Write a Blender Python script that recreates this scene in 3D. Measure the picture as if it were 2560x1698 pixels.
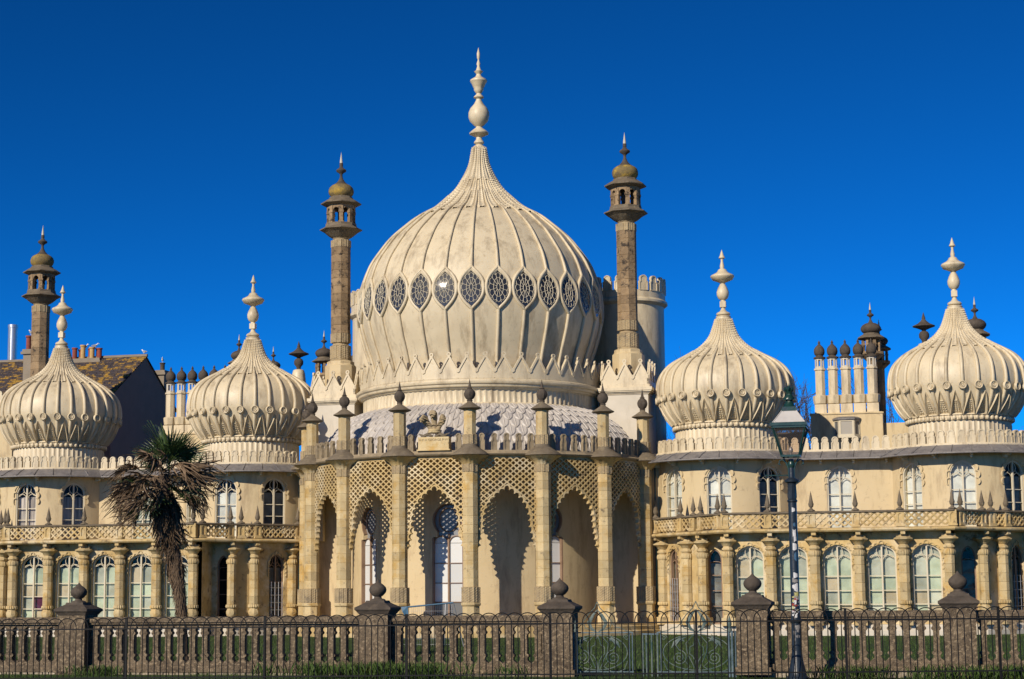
import bpy, math, random
import numpy as np
from mathutils import Matrix, Vector
from mathutils.geometry import delaunay_2d_cdt
random.seed(7); rng = np.random.default_rng(7)
R = math.radians; PI = math.pi
for o in list(bpy.data.objects): bpy.data.objects.remove(o)
scn = bpy.context.scene
col = scn.collection

# ------------------------------------------------------------------ camera
cam = bpy.data.cameras.new('camera'); cam_o = bpy.data.objects.new('camera', cam); col.objects.link(cam_o)
cam.sensor_width = 36.0; cam.lens = 63.54; cam.shift_x = 0.0307; cam.shift_y = 0.0130
cam.clip_start = 0.5; cam.clip_end = 4000
cF = Vector((-0.24432855, 0.96045481, 0.13352946)); cR = Vector((0.96887646, 0.2474455, -0.00701001)); cU = Vector((0.03977406, -0.1276608, 0.99102005))
cam_o.matrix_world = Matrix(((cR.x, cU.x, -cF.x, 22.188), (cR.y, cU.y, -cF.y, -87.222), (cR.z, cU.z, -cF.z, 1.821), (0, 0, 0, 1)))
scn.camera = cam_o

# ------------------------------------------------------------------ sky, sun, exposure
SUN_AZ, SUN_EL = R(-22.0), R(27.0)          # azimuth from the facade's normal (minus = to the left), elevation
world = bpy.data.worlds.new('World'); scn.world = world; world.use_nodes = True
wn = world.node_tree; wn.nodes.clear()
wo = wn.nodes.new('ShaderNodeOutputWorld'); wb = wn.nodes.new('ShaderNodeBackground'); sk = wn.nodes.new('ShaderNodeTexSky')
sk.sky_type = 'NISHITA'; sk.sun_disc = False; sk.sun_elevation = SUN_EL; sk.sun_rotation = math.atan2(math.sin(SUN_AZ), -math.cos(SUN_AZ))
sk.air_density = 0.6; sk.dust_density = 0.0; sk.ozone_density = 6.0; sk.altitude = 3000
gm = wn.nodes.new('ShaderNodeGamma'); gm.inputs['Gamma'].default_value = 1.4
tn = wn.nodes.new('ShaderNodeVectorMath'); tn.operation = 'MULTIPLY'; tn.inputs[1].default_value = (0.06, 0.89, 1.05)   # polarised, very blue sky
wn.links.new(sk.outputs[0], gm.inputs[0]); wn.links.new(gm.outputs[0], tn.inputs[0])
wn.links.new(tn.outputs[0], wb.inputs[0]); wn.links.new(wb.outputs[0], wo.inputs[0])
wb.inputs['Strength'].default_value = 0.061
sl = bpy.data.lights.new('sun', 'SUN'); so = bpy.data.objects.new('sun', sl); col.objects.link(so)
sl.energy = 5.0; sl.angle = R(0.5); sl.color = (1.0, 0.88, 0.72)
sdir = Vector((math.sin(SUN_AZ)*math.cos(SUN_EL), -math.cos(SUN_AZ)*math.cos(SUN_EL), math.sin(SUN_EL)))
so.rotation_euler = sdir.to_track_quat('Z', 'Y').to_euler(); so.location = sdir*120
vs = scn.view_settings; vs.view_transform = 'Standard'; vs.look = 'None'; vs.exposure = 0.0; vs.gamma = 1.0; vs.use_curve_mapping = False

# ------------------------------------------------------------------ helpers
def T(x, y, z): return Matrix.Translation((x, y, z))
def RZ(a): return Matrix.Rotation(a, 4, 'Z')
def RX(a): return Matrix.Rotation(a, 4, 'X')
def RY(a): return Matrix.Rotation(a, 4, 'Y')
def SC(x, y, z): return Matrix.Diagonal((x, y, z, 1))
I4 = Matrix.Identity(4)

class MB:
    def __init__(s): s.v = []; s.f = []
    def add(s, V, F, M=None):
        b = len(s.v)
        if M is not None: V = [tuple(M @ Vector(p)) for p in V]
        s.v.extend([tuple(float(c) for c in p) for p in V]); s.f.extend([tuple(int(i)+b for i in f) for f in F]); return s
    def box(s, x0, x1, y0, y1, z0, z1, M=None):
        V = [(x0,y0,z0),(x1,y0,z0),(x1,y1,z0),(x0,y1,z0),(x0,y0,z1),(x1,y0,z1),(x1,y1,z1),(x0,y1,z1)]
        return s.add(V, [(0,3,2,1),(4,5,6,7),(0,1,5,4),(1,2,6,5),(2,3,7,6),(3,0,4,7)], M)
    def lathe(s, prof, n=24, M=None, phase=0.0, mod=None, cap=True, a0=0.0, a1=2*PI):
        """prof: (r, z) from bottom to top"""
        full = abs(a1-a0-2*PI) < 1e-6
        m = n if full else n+1
        V = []; F = []
        for r, z in prof:
            for i in range(m):
                a = phase + a0 + (a1-a0)*i/n; rr = r*(mod(a, z) if mod else 1.0)
                V.append((rr*math.sin(a), -rr*math.cos(a), z))
        for k in range(len(prof)-1):
            for i in range(n):
                j = (i+1) % m if full else i+1
                F.append((k*m+i, k*m+j, (k+1)*m+j, (k+1)*m+i))
        if cap and full:
            if prof[0][0] > 1e-4: F.append(tuple(range(m-1, -1, -1)))
            if prof[-1][0] > 1e-4: F.append(tuple(range((len(prof)-1)*m, len(prof)*m)))
        return s.add(V, F, M)
    def tube(s, path, r, n=5, closed=False, M=None, flat=1.0, up=None):
        P = [Vector(p) for p in path]; N = len(P); V = []; F = []
        rad = r if hasattr(r, '__len__') else [r]*N
        prev = None
        for i in range(N):
            if closed: t = P[(i+1) % N]-P[i-1]
            else: t = P[min(i+1, N-1)]-P[max(i-1, 0)]
            if t.length < 1e-9: t = Vector((0,0,1))
            t.normalize()
            u = Vector(up) if up else (prev if prev is not None else (Vector((0,1,0)) if abs(t.y) < .9 else Vector((1,0,0))))
            u = u - t*u.dot(t)
            if u.length < 1e-6: u = t.orthogonal()
            u.normalize(); prev = u; w = t.cross(u)
            for k in range(n):
                a = 2*PI*k/n
                V.append(P[i] + (w*math.cos(a) + u*math.sin(a)*flat)*rad[i])
        M_ = N if closed else N-1
        for i in range(M_):
            j = (i+1) % N
            for k in range(n):
                l = (k+1) % n; F.append((i*n+k, i*n+l, j*n+l, j*n+k))
        if not closed:
            F.append(tuple(range(n-1, -1, -1))); F.append(tuple((N-1)*n+k for k in range(n)))
        return s.add(V, F, M)
    def mesh(s, name, mat, smooth=None):
        me = bpy.data.meshes.new(name); me.from_pydata(s.v, [], s.f); me.materials.append(mat)
        if smooth is not None:
            me.shade_smooth(); me.set_sharp_from_angle(angle=R(smooth))
        me.update(); return me

def put(name, me, parent=None, M=I4, label=None):
    o = bpy.data.objects.new(name, me); col.objects.link(o)
    if parent is not None: o.parent = parent
    o.matrix_basis = M
    if label: o['label'] = label
    return o
def thing(name, label, cat, M=I4, group=None, me=None, kind=None):
    o = put(name, me, None, M); o['label'] = label; o['category'] = cat
    if group: o['group'] = group
    if kind: o['kind'] = kind
    return o
def structure(name, me, M=I4):
    o = put(name, me, None, M); o['kind'] = 'structure'; return o
def stuff(name, me, parent=None, label=None, M=I4):
    o = put(name, me, parent, M, label); o['kind'] = 'stuff'; return o

def extrude_poly(outer, holes=(), y0=0.0, y1=0.1, extra=()):
    """plate in local x/z with holes, front at y0, back at y1 (exact outlines)"""
    pts = []; fcs = []
    for loop in [outer]+list(holes):
        b = len(pts); pts += [Vector(p) for p in loop]; fcs.append(list(range(b, len(pts))))
    pts += [Vector(p) for p in extra]
    v, e, f, *_ = delaunay_2d_cdt(pts, [], fcs, 2, 1e-5)
    n = len(v); V = [(p.x, y0, p.y) for p in v]+[(p.x, y1, p.y) for p in v]; F = []; cnt = {}
    for t in f:
        t = list(t); a = sum(v[t[i]].x*v[t[(i+1) % len(t)]].y - v[t[(i+1) % len(t)]].x*v[t[i]].y for i in range(len(t)))
        if a < 0: t = t[::-1]
        F.append(tuple(t)); F.append(tuple(i+n for i in reversed(t)))
        for i in range(len(t)):
            k = (t[i], t[(i+1) % len(t)]); cnt[k] = 1
    for (a, b) in list(cnt):
        if (b, a) not in cnt: F.append((b, a, a+n, b+n))
    return V, F

def plate(f, u0, u1, v0, v1, h, y0, y1, mapf=None, run=8):
    """marching-squares plate where f(u,v)>0, extruded y0..y1; mapf bends (u,w,v) -> xyz"""
    nu = int(math.ceil((u1-u0)/h))+3; nv = int(math.ceil((v1-v0)/h))+3
    us = u0-h+h*np.arange(nu); vs_ = v0-h+h*np.arange(nv)
    Ug, Vg = np.meshgrid(us, vs_, indexing='ij')
    g = np.minimum.reduce([f(Ug, Vg), Ug-u0, u1-Ug, Vg-v0, v1-Vg])
    g = np.where(np.abs(g) < 1e-6, -1e-6, g); ins = g > 0
    pts = []; idx = {}; F = []; S = []
    def cv(i, j):
        k = (i, j)
        if k not in idx: idx[k] = len(pts); pts.append((us[i], vs_[j]))
        return idx[k]
    def ce(i, j, i2, j2):
        k = (i, j, i2, j2) if (i, j) < (i2, j2) else (i2, j2, i, j)
        if k not in idx:
            a, b = g[i, j], g[i2, j2]; t = a/(a-b)
            idx[k] = len(pts); pts.append((us[i]+t*(us[i2]-us[i]), vs_[j]+t*(vs_[j2]-vs_[j])))
        return idx[k]
    c4 = ins[:-1, :-1].astype(int)+ins[1:, :-1]+ins[1:, 1:]+ins[:-1, 1:]
    for j in range(nv-1):
        i = 0
        while i < nu-1:
            c = c4[i, j]
            if c == 0: i += 1; continue
            if c == 4:
                k = i
                while k+1 < nu-1 and c4[k+1, j] == 4 and k-i+1 < run: k += 1
                F.append((cv(i, j), cv(k+1, j), cv(k+1, j+1), cv(i, j+1))); i = k+1; continue
            cs = [(i, j), (i+1, j), (i+1, j+1), (i, j+1)]; poly = []; flag = []
            for q in range(4):
                a = cs[q]; b = cs[(q+1) % 4]
                if ins[a]: poly.append(cv(*a)); flag.append(0)
                if ins[a] != ins[b]: poly.append(ce(*a, *b)); flag.append(1 if ins[a] else 2)
            if len(poly) >= 3:
                F.append(tuple(poly))
                for q in range(len(poly)):
                    if flag[q] == 1 and flag[(q+1) % len(poly)] == 2: S.append((poly[q], poly[(q+1) % len(poly)]))
            i += 1
    n = len(pts); m = mapf or (lambda u, w, v: (u, w, v))
    V = [m(p[0], y0, p[1]) for p in pts]+[m(p[0], y1, p[1]) for p in pts]
    FF = list(F)+[tuple(i+n for i in reversed(t)) for t in F]+[(b, a, a+n, b+n) for a, b in S]
    return V, FF
def bend(Rad): return lambda u, w, v: ((Rad-w)*math.sin(u/Rad), -(Rad-w)*math.cos(u/Rad), v)

def crom(P, k=4):
    """Catmull-Rom through 2D points"""
    P = [np.array(p, float) for p in P]; out = []
    for i in range(len(P)-1):
        p0 = P[max(i-1, 0)]; p1 = P[i]; p2 = P[i+1]; p3 = P[min(i+2, len(P)-1)]
        for t in np.linspace(0, 1, k, endpoint=False):
            out.append(tuple(.5*((2*p1)+(-p0+p2)*t+(2*p0-5*p1+4*p2-p3)*t*t+(-p0+3*p1-3*p2+p3)*t**3)))
    out.append(tuple(P[-1])); return out
def seg(p, q):
    L = math.hypot(q[0]-p[0], q[1]-p[1]); a = math.atan2(q[1]-p[1], q[0]-p[0])
    return T((p[0]+q[0])/2, (p[1]+q[1])/2, 0) @ RZ(a), L
def offs(path, d):
    """offset an open plan path outward (to the right of travel), mitred"""
    out = []
    for i, p in enumerate(path):
        n = []
        for a, b in ((i-1, i), (i, i+1)):
            if a >= 0 and b < len(path):
                dx = path[b][0]-path[a][0]; dy = path[b][1]-path[a][1]; l = math.hypot(dx, dy); n.append((dy/l, -dx/l))
        nx = sum(c[0] for c in n)/len(n); ny = sum(c[1] for c in n)/len(n); l2 = max(nx*nx+ny*ny, .3)
        out.append((p[0]+d*nx/l2, p[1]+d*ny/l2))
    return out
def sweep(path, prof, mb=None, closed=True):
    """prof: closed loop of (outward offset, z) swept along a plan path"""
    mb = mb or MB(); rows = [offs(path, d) for d, z in prof]; n = len(path); V = []; F = []
    for r, (d, z) in zip(rows, prof): V += [(p[0], p[1], z) for p in r]
    m = len(prof)
    for k in range(m if closed else m-1):
        l = (k+1) % m
        for i in range(n-1): F.append((k*n+i, l*n+i, l*n+i+1, k*n+i+1))
    F.append(tuple(k*n for k in range(m))); F.append(tuple(k*n+n-1 for k in range(m-1, -1, -1)))
    return mb.add(V, F)

# ------------------------------------------------------------------ materials
def newmat(name):
    m = bpy.data.materials.new(name); m.use_nodes = True; nt = m.node_tree
    return m, nt, nt.nodes['Principled BSDF']
def lin(c): return (c[0], c[1], c[2], 1.0)
def surf(name, c1, c2, scale=1.5, rough=.75, bump=.15, bscale=25.0, stain=None, sscale=.8, sthr=(.5, .7), rand=0.0, streak=False, stain2=None, s2scale=6.0, s2thr=(.58, .7), metal=0.0, spec=.3, coat=0.0):
    """mottled surface: two tones by noise, optional stains, per-piece tone"""
    m, nt, b = newmat(name); N = nt.nodes; L = nt.links
    g = N.new('ShaderNodeNewGeometry'); mp = N.new('ShaderNodeMapping'); L.new(g.outputs['Position'], mp.inputs['Vector'])
    n1 = N.new('ShaderNodeTexNoise'); n1.inputs['Scale'].default_value = scale; n1.inputs['Detail'].default_value = 8; n1.inputs['Roughness'].default_value = .65
    L.new(mp.outputs[0], n1.inputs['Vector'])
    rp = N.new('ShaderNodeMapRange'); rp.inputs[1].default_value = .33; rp.inputs[2].default_value = .67; L.new(n1.outputs[0], rp.inputs[0])
    mx = N.new('ShaderNodeMix'); mx.data_type = 'RGBA'; mx.inputs[6].default_value = lin(c1); mx.inputs[7].default_value = lin(c2); L.new(rp.outputs[0], mx.inputs[0])
    out = mx.outputs[2]
    def stainlayer(out, c, sc, thr, stretch):
        q = N.new('ShaderNodeMapping'); q.inputs['Scale'].default_value = (1, 1, .22) if stretch else (1, 1, 1); q.inputs['Location'].default_value = (3.1*sc, 1.7, 5.3); L.new(g.outputs['Position'], q.inputs['Vector'])
        n2 = N.new('ShaderNodeTexNoise'); n2.inputs['Scale'].default_value = sc; n2.inputs['Detail'].default_value = 9; n2.inputs['Roughness'].default_value = .7; L.new(q.outputs[0], n2.inputs['Vector'])
        r2 = N.new('ShaderNodeMapRange'); r2.inputs[1].default_value = thr[0]; r2.inputs[2].default_value = thr[1]; L.new(n2.outputs[0], r2.inputs[0])
        x = N.new('ShaderNodeMix'); x.data_type = 'RGBA'; x.inputs[7].default_value = lin(c); L.new(out, x.inputs[6]); L.new(r2.outputs[0], x.inputs[0]); return x.outputs[2]
    if stain: out = stainlayer(out, stain, sscale, sthr, streak)
    if stain2: out = stainlayer(out, stain2, s2scale, s2thr, False)
    if rand:
        oi = N.new('ShaderNodeObjectInfo'); rr = N.new('ShaderNodeMapRange'); rr.inputs[3].default_value = 1-rand; rr.inputs[4].default_value = 1+rand*.6; L.new(oi.outputs['Random'], rr.inputs[0])
        vm = N.new('ShaderNodeVectorMath'); vm.operation = 'SCALE'; L.new(out, vm.inputs[0]); L.new(rr.outputs[0], vm.inputs['Scale']); out = vm.outputs[0]
    L.new(out, b.inputs['Base Color'])
    b.inputs['Roughness'].default_value = rough; b.inputs['Metallic'].default_value = metal; b.inputs['Specular IOR Level'].default_value = spec; b.inputs['Coat Weight'].default_value = coat
    if bump:
        n3 = N.new('ShaderNodeTexNoise'); n3.inputs['Scale'].default_value = bscale; n3.inputs['Detail'].default_value = 5; L.new(mp.outputs[0], n3.inputs['Vector'])
        bp = N.new('ShaderNodeBump'); bp.inputs['Strength'].default_value = bump; bp.inputs['Distance'].default_value = .03; L.new(n3.outputs[0], bp.inputs['Height']); L.new(bp.outputs[0], b.inputs['Normal'])
    return m
M_dome = surf('dome_stucco', (.57,.48,.325), (.63,.54,.375), 1.1, .45, .08, 9, stain=(.28,.22,.14), sscale=1.7, sthr=(.50,.73), streak=True, spec=.4, stain2=(.42,.34,.22), s2scale=5, s2thr=(.57,.73))
M_wall = surf('cream_stucco', (.54,.43,.25), (.58,.465,.28), .8, .62, .08, 14, stain=(.32,.235,.135), sscale=2.1, sthr=(.50,.72), streak=True, stain2=(.40,.31,.19), s2scale=3.5, s2thr=(.58,.70))
M_white = surf('pale_stucco', (.50,.455,.37), (.58,.53,.44), .8, .65, .06, 12, stain=(.38,.34,.27), sscale=1.2, sthr=(.55,.8), streak=True)
M_honey = surf('honey_stone', (.54,.40,.18), (.42,.30,.135), 1.3, .8, .4, 18, stain=(.60,.50,.32), sscale=.9, sthr=(.48,.62), rand=.14, stain2=(.14,.10,.06), s2scale=2.4, s2thr=(.55,.68))
M_bath = surf('bath_stone', (.56,.45,.255), (.46,.35,.18), 1.6, .8, .5, 22, stain=(.46,.30,.10), sscale=1.1, sthr=(.5,.64), rand=.2, stain2=(.17,.13,.085), s2scale=3.4, s2thr=(.58,.69))
M_carved = surf('carved_stone', (.42,.33,.19), (.30,.23,.14), 3.0, .85, .5, 30, stain=(.17,.14,.10), sscale=2.2, sthr=(.52,.7))
M_cap = surf('weathered_cap_stone', (.12,.095,.065), (.19,.155,.11), 3.0, .9, .5, 22, stain=(.26,.21,.13), sscale=2.5, sthr=(.55,.72))
M_mer = surf('parapet_stone', (.34,.27,.17), (.24,.19,.125), 2.6, .85, .4, 20, stain=(.12,.10,.075), sscale=2.0, sthr=(.52,.7), rand=.15)
M_min = surf('minaret_stone', (.34,.24,.135), (.21,.145,.085), 2.2, .85, .7, 16, stain=(.06,.046,.034), sscale=3.2, sthr=(.53,.62), rand=.22)
M_lich = surf('lichen_stone', (.22,.16,.06), (.13,.10,.055), 4.0, .9, .5, 24, stain=(.42,.28,.05), sscale=2.2, sthr=(.5,.66))
M_dark = surf('dark_stone', (.055,.045,.036), (.10,.08,.062), 4.0, .85, .5, 22, stain=(.15,.12,.085), sscale=3, sthr=(.58,.75))
M_lead = surf('lead_scale', (.44,.405,.365), (.52,.48,.43), 1.6, .5, .15, 20, stain=(.28,.265,.27), sscale=1.5, sthr=(.5,.75), rand=.08, spec=.5)
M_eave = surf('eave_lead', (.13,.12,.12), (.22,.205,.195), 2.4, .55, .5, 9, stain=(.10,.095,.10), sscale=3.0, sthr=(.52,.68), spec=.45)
M_soffit = surf('soffit_timber', (.16,.12,.07), (.2,.15,.09), 2, .8, .1)
M_timber = surf('painted_timber', (.55,.49,.36), (.60,.54,.41), 3, .5, .05)
M_brownframe = surf('brown_frame', (.20,.13,.085), (.27,.18,.12), 3, .55, .1)
M_roofd = surf('flat_roof', (.06,.055,.055), (.1,.09,.085), 1, .8, .2)
def glassmat(name, c, rough=.04, coat=.3, rand=.12, fold_shade=False):
    m, nt, b = newmat(name); N = nt.nodes; L = nt.links
    oi = N.new('ShaderNodeObjectInfo'); rr = N.new('ShaderNodeMapRange'); rr.inputs[3].default_value = 1-rand; rr.inputs[4].default_value = 1+rand; L.new(oi.outputs['Random'], rr.inputs[0])
    out = None
    src = N.new('ShaderNodeRGB'); src.outputs[0].default_value = lin(c); out = src.outputs[0]
    g = N.new('ShaderNodeNewGeometry')
    if fold_shade:  # curtain fold shading painted in as darker upright streaks
        q = N.new('ShaderNodeMapping'); q.inputs['Scale'].default_value = (9, 9, .4); L.new(g.outputs['Position'], q.inputs['Vector'])
        n2 = N.new('ShaderNodeTexNoise'); n2.inputs['Scale'].default_value = 2.2; n2.inputs['Detail'].default_value = 3; L.new(q.outputs[0], n2.inputs['Vector'])
        x = N.new('ShaderNodeMix'); x.data_type = 'RGBA'; x.inputs[6].default_value = lin([k*.35 for k in c]); x.inputs[7].default_value = lin(c)
        r3 = N.new('ShaderNodeMapRange'); r3.inputs[1].default_value = .38; r3.inputs[2].default_value = .6; L.new(n2.outputs[0], r3.inputs[0]); L.new(r3.outputs[0], x.inputs[0]); out = x.outputs[2]
    vm = N.new('ShaderNodeVectorMath'); vm.operation = 'SCALE'; L.new(out, vm.inputs[0]); L.new(rr.outputs[0], vm.inputs['Scale']); L.new(vm.outputs[0], b.inputs['Base Color'])
    b.inputs['Roughness'].default_value = .5; b.inputs['Specular IOR Level'].default_value = .2
    b.inputs['Coat Weight'].default_value = coat; b.inputs['Coat Roughness'].default_value = rough; b.inputs['Coat IOR'].default_value = 1.5
    n3 = N.new('ShaderNodeTexNoise'); n3.inputs['Scale'].default_value = 1.8; L.new(g.outputs['Position'], n3.inputs['Vector'])
    bp = N.new('ShaderNodeBump'); bp.inputs['Strength'].default_value = .05; bp.inputs['Distance'].default_value = .1; L.new(n3.outputs[0], bp.inputs['Height']); L.new(bp.outputs[0], b.inputs['Coat Normal'])
    return m
G_dark = glassmat('dark_glass', (.012,.012,.015), .03, coat=.12)
G_dome = glassmat('dome_glass', (.022,.024,.030), .07, coat=1.0, rand=.3)
G_white = glassmat('white_blind_glass', (.60,.61,.60), .05)
G_green = glassmat('pale_green_blind_glass', (.33,.365,.30), .05, rand=.22)
G_cream = glassmat('cream_blind_glass', (.40,.37,.31), .05)
G_mid = glassmat('mid_grey_glass', (.25,.255,.26), .05)
G_grey = glassmat('grey_blind_glass', (.13,.135,.14), .05)
G_purple = glassmat('purple_blind_glass', (.16,.07,.13), .05)
G_curtain = glassmat('curtain_glass', (.40,.35,.33), .05, fold_shade=True)
def clearpane(name, tint, var=.22):
    m, nt, b = newmat(name); N = nt.nodes; L = nt.links
    oi = N.new('ShaderNodeObjectInfo'); rr = N.new('ShaderNodeMapRange'); rr.inputs[3].default_value = 1-var; rr.inputs[4].default_value = 1.0; L.new(oi.outputs['Random'], rr.inputs[0])
    vm = N.new('ShaderNodeVectorMath'); vm.operation = 'SCALE'; vm.inputs[0].default_value = tint; L.new(rr.outputs[0], vm.inputs['Scale'])
    tr = N.new('ShaderNodeBsdfTransparent'); L.new(vm.outputs[0], tr.inputs[0])
    gl = N.new('ShaderNodeBsdfGlossy'); gl.inputs['Roughness'].default_value = .03
    g = N.new('ShaderNodeNewGeometry'); n3 = N.new('ShaderNodeTexNoise'); n3.inputs['Scale'].default_value = 1.6; L.new(g.outputs['Position'], n3.inputs['Vector'])
    bp = N.new('ShaderNodeBump'); bp.inputs['Strength'].default_value = .12; bp.inputs['Distance'].default_value = .1; L.new(n3.outputs[0], bp.inputs['Height']); L.new(bp.outputs[0], gl.inputs['Normal'])
    fr = N.new('ShaderNodeFresnel'); fr.inputs['IOR'].default_value = 1.28
    mx = N.new('ShaderNodeMixShader'); L.new(fr.outputs[0], mx.inputs[0]); L.new(tr.outputs[0], mx.inputs[1]); L.new(gl.outputs[0], mx.inputs[2]); L.new(mx.outputs[0], N['Material Output'].inputs[0]); return m
P_clear = clearpane('clear_pane', (.95,.97,.94)); P_purple = clearpane('purple_pane', (.42,.22,.36)); P_green = clearpane('greenish_pane', (.90,.96,.89), .12); P_warm = clearpane('warm_pane', (.92,.85,.76), .15)
def cloth(name, c1, c2, fold_shade=0):
    m, nt, b = newmat(name); N = nt.nodes; L = nt.links; g = N.new('ShaderNodeNewGeometry'); q = N.new('ShaderNodeMapping'); q.inputs['Scale'].default_value = (8, 8, .3) if fold_shade else (1.2, 1.2, 1.2); L.new(g.outputs['Position'], q.inputs['Vector'])  # fold shading put into the cloth colour by stretched noise, surface stays flat
    n = N.new('ShaderNodeTexNoise'); n.inputs['Scale'].default_value = 1.8; n.inputs['Detail'].default_value = 4; L.new(q.outputs[0], n.inputs['Vector'])
    r = N.new('ShaderNodeMapRange'); r.inputs[1].default_value = .36; r.inputs[2].default_value = .62; L.new(n.outputs[0], r.inputs[0])
    x = N.new('ShaderNodeMix'); x.data_type = 'RGBA'; x.inputs[6].default_value = lin(c1); x.inputs[7].default_value = lin(c2); L.new(r.outputs[0], x.inputs[0]); L.new(x.outputs[2], b.inputs['Base Color']); b.inputs['Roughness'].default_value = .9; b.inputs['Specular IOR Level'].default_value = .1; return m
B_white = cloth('white_blind', (.60,.60,.58), (.76,.76,.73)); B_green = cloth('pale_green_blind', (.44,.455,.39), (.58,.59,.51)); B_grey = cloth('grey_blind', (.16,.155,.15), (.30,.295,.28)); B_dark = cloth('dark_room', (.006,.006,.007), (.014,.013,.014)); B_curtain = cloth('net_curtain', (.30,.26,.24), (.66,.58,.54), 1)  # dark_room is near-black: the unlit room's shade painted on a board
M_iron = surf('black_iron', (.004,.004,.0045), (.008,.008,.008), 6, .5, .1, 40, spec=.22)
M_lampg = surf('dark_green_paint', (.008,.034,.028), (.014,.048,.040), 3, .3, .12, 14, stain=(.02,.03,.035), sscale=4, sthr=(.6,.7), spec=.5)
M_lampb = surf('dark_blue_paint', (.010,.017,.026), (.017,.026,.038), 3, .38, .15, 14, stain=(.10,.035,.02), sscale=7, sthr=(.68,.72), spec=.5)
M_gate = surf('verdigris_iron', (.03,.07,.075), (.16,.19,.17), 5, .6, .3, 30, stain=(.20,.09,.05), sscale=5, sthr=(.66,.72))
M_gateb = surf('blue_grey_iron', (.05,.085,.11), (.12,.17,.2), 5, .55, .3, 30, stain=(.18,.08,.05), sscale=5, sthr=(.66,.72))
M_balus = surf('granular_stone', (.175,.135,.09), (.075,.056,.038), 1.6, .92, 1.0, 45, stain=(.33,.255,.165), sscale=13, sthr=(.51,.64), stain2=(.035,.026,.02), s2scale=11, s2thr=(.54,.66))
M_grass = surf('lawn_grass', (.020,.045,.007), (.035,.068,.010), .9, .9, .9, 9, stain=(.02,.04,.008), sscale=2.5, sthr=(.5,.7))
M_blade = surf('grass_blade', (.03,.065,.010), (.055,.095,.017), 5, .7, 0, stain=(.22,.19,.07), sscale=7, sthr=(.6,.7))
M_asph = surf('asphalt', (.045,.045,.047), (.06,.06,.06), 2, .9, .3, 40)
M_pave = surf('paving', (.20,.17,.135), (.25,.21,.165), 2, .85, .2, 20)
M_brown = surf('dead_frond', (.11,.074,.046), (.22,.15,.09), 5, .8, .2, 30, stain=(.30,.22,.15), sscale=8, sthr=(.54,.70), rand=.45)
M_palmg = surf('palm_green', (.030,.062,.018), (.055,.095,.026), 5, .45, .1, stain=(.16,.15,.04), sscale=5, sthr=(.56,.72), rand=.35, spec=.5)
M_trunk = surf('palm_trunk', (.05,.034,.024), (.10,.07,.048), 8, .9, .6, 30)
M_bark = surf('bare_twigs', (.045,.035,.032), (.075,.058,.05), 6, .9, .2)
M_slate = surf('lichened_slate', (.03,.025,.03), (.055,.043,.048), 3, .7, .35, 7, stain=(.31,.18,.025), sscale=2.0, sthr=(.50,.58), rand=.1)
M_render = surf('grey_render', (.34,.18,.125), (.40,.215,.15), 1, .85, .1)
M_house = surf('house_wall', (.20,.17,.13), (.26,.22,.17), 1.4, .85, .3)
M_pot = surf('clay_pot', (.20,.05,.035), (.27,.075,.05), 4, .75, .2)
M_poty = surf('buff_pot', (.42,.28,.11), (.5,.34,.15), 4, .75, .2)
M_steel = surf('steel_flue', (.52,.54,.57), (.6,.61,.63), 3, .35, .08, metal=.8)
M_gull = surf('gull_white', (.78,.78,.78), (.82,.82,.82), 6, .7, 0)
M_gullg = surf('gull_grey', (.20,.22,.25), (.26,.28,.3), 6, .7, 0)
M_blue = surf('blue_tube', (.03,.09,.16), (.06,.14,.22), 5, .4, .1)
M_wire = surf('galvanised_wire', (.32,.33,.34), (.42,.42,.42), 5, .45, .1, metal=.5)
M_stick = [surf('sticker_%s' % n, c, tuple(k*.8 for k in c), 18, .6, 0, stain=tuple(k*.4 for k in c), sscale=30, sthr=(.56,.62)) for n, c in (('white', (.62,.62,.62)), ('yellow', (.45,.42,.16)), ('red', (.30,.045,.03)), ('grey', (.25,.24,.23)), ('blue', (.06,.14,.24)))]
def clearglass():
    m, nt, b = newmat('lantern_glass'); N = nt.nodes; L = nt.links
    b.inputs['Base Color'].default_value = (.35,.32,.30,1); b.inputs['Roughness'].default_value = .08
    tr = N.new('ShaderNodeBsdfTransparent'); tr.inputs[0].default_value = (.93,.89,.86,1); mx = N.new('ShaderNodeMixShader'); mx.inputs[0].default_value = .05
    L.new(tr.outputs[0], mx.inputs[1]); L.new(b.outputs[0], mx.inputs[2]); L.new(mx.outputs[0], N['Material Output'].inputs[0]); return m
M_lglass = clearglass()
M_lroof = surf('opal_lantern_roof', (.42,.40,.38), (.5,.48,.45), 3, .35, .03)


# ------------------------------------------------------------------ setting: ground, lawn, road
def sheet(name, x0, x1, y0, y1, z, mat):
    return structure(name, MB().add([(x0,y0,z),(x1,y0,z),(x1,y1,z),(x0,y1,z)], [(0,1,2,3)]).mesh(name, mat))
sheet('ground', -900, 900, -900, 900, -0.02, M_pave)
sheet('road', -200, 200, -120, -54, -0.012, M_asph)
mb = MB(); nx, ny = 150, 70; V = []; F = []
for j in range(ny+1):
    for i in range(nx+1):
        x = -60+120*i/nx; y = -46.0+45.0*j/ny
        V.append((x, y, .0+.012*rng.random()))
for j in range(ny):
    for i in range(nx): a = j*(nx+1)+i; F.append((a, a+1, a+nx+2, a+nx+1))
structure('lawn', mb.add(V, F).mesh('lawn', M_grass, 60))
sheet('verge', -60, 80, -52.5, -45.9, -0.004, M_grass)
structure('kerb', MB().box(-60, 80, -52.75, -52.5, -.02, .10).mesh('kerb', M_pave))

# ------------------------------------------------------------------ the palace
palace = thing('palace', 'long cream palace of ribbed onion domes, slender minarets and a pierced stone arcade', 'palace')
def part(name, me, M=I4, parent=None, label=None): return put(name, me, parent or palace, M, label)

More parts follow.
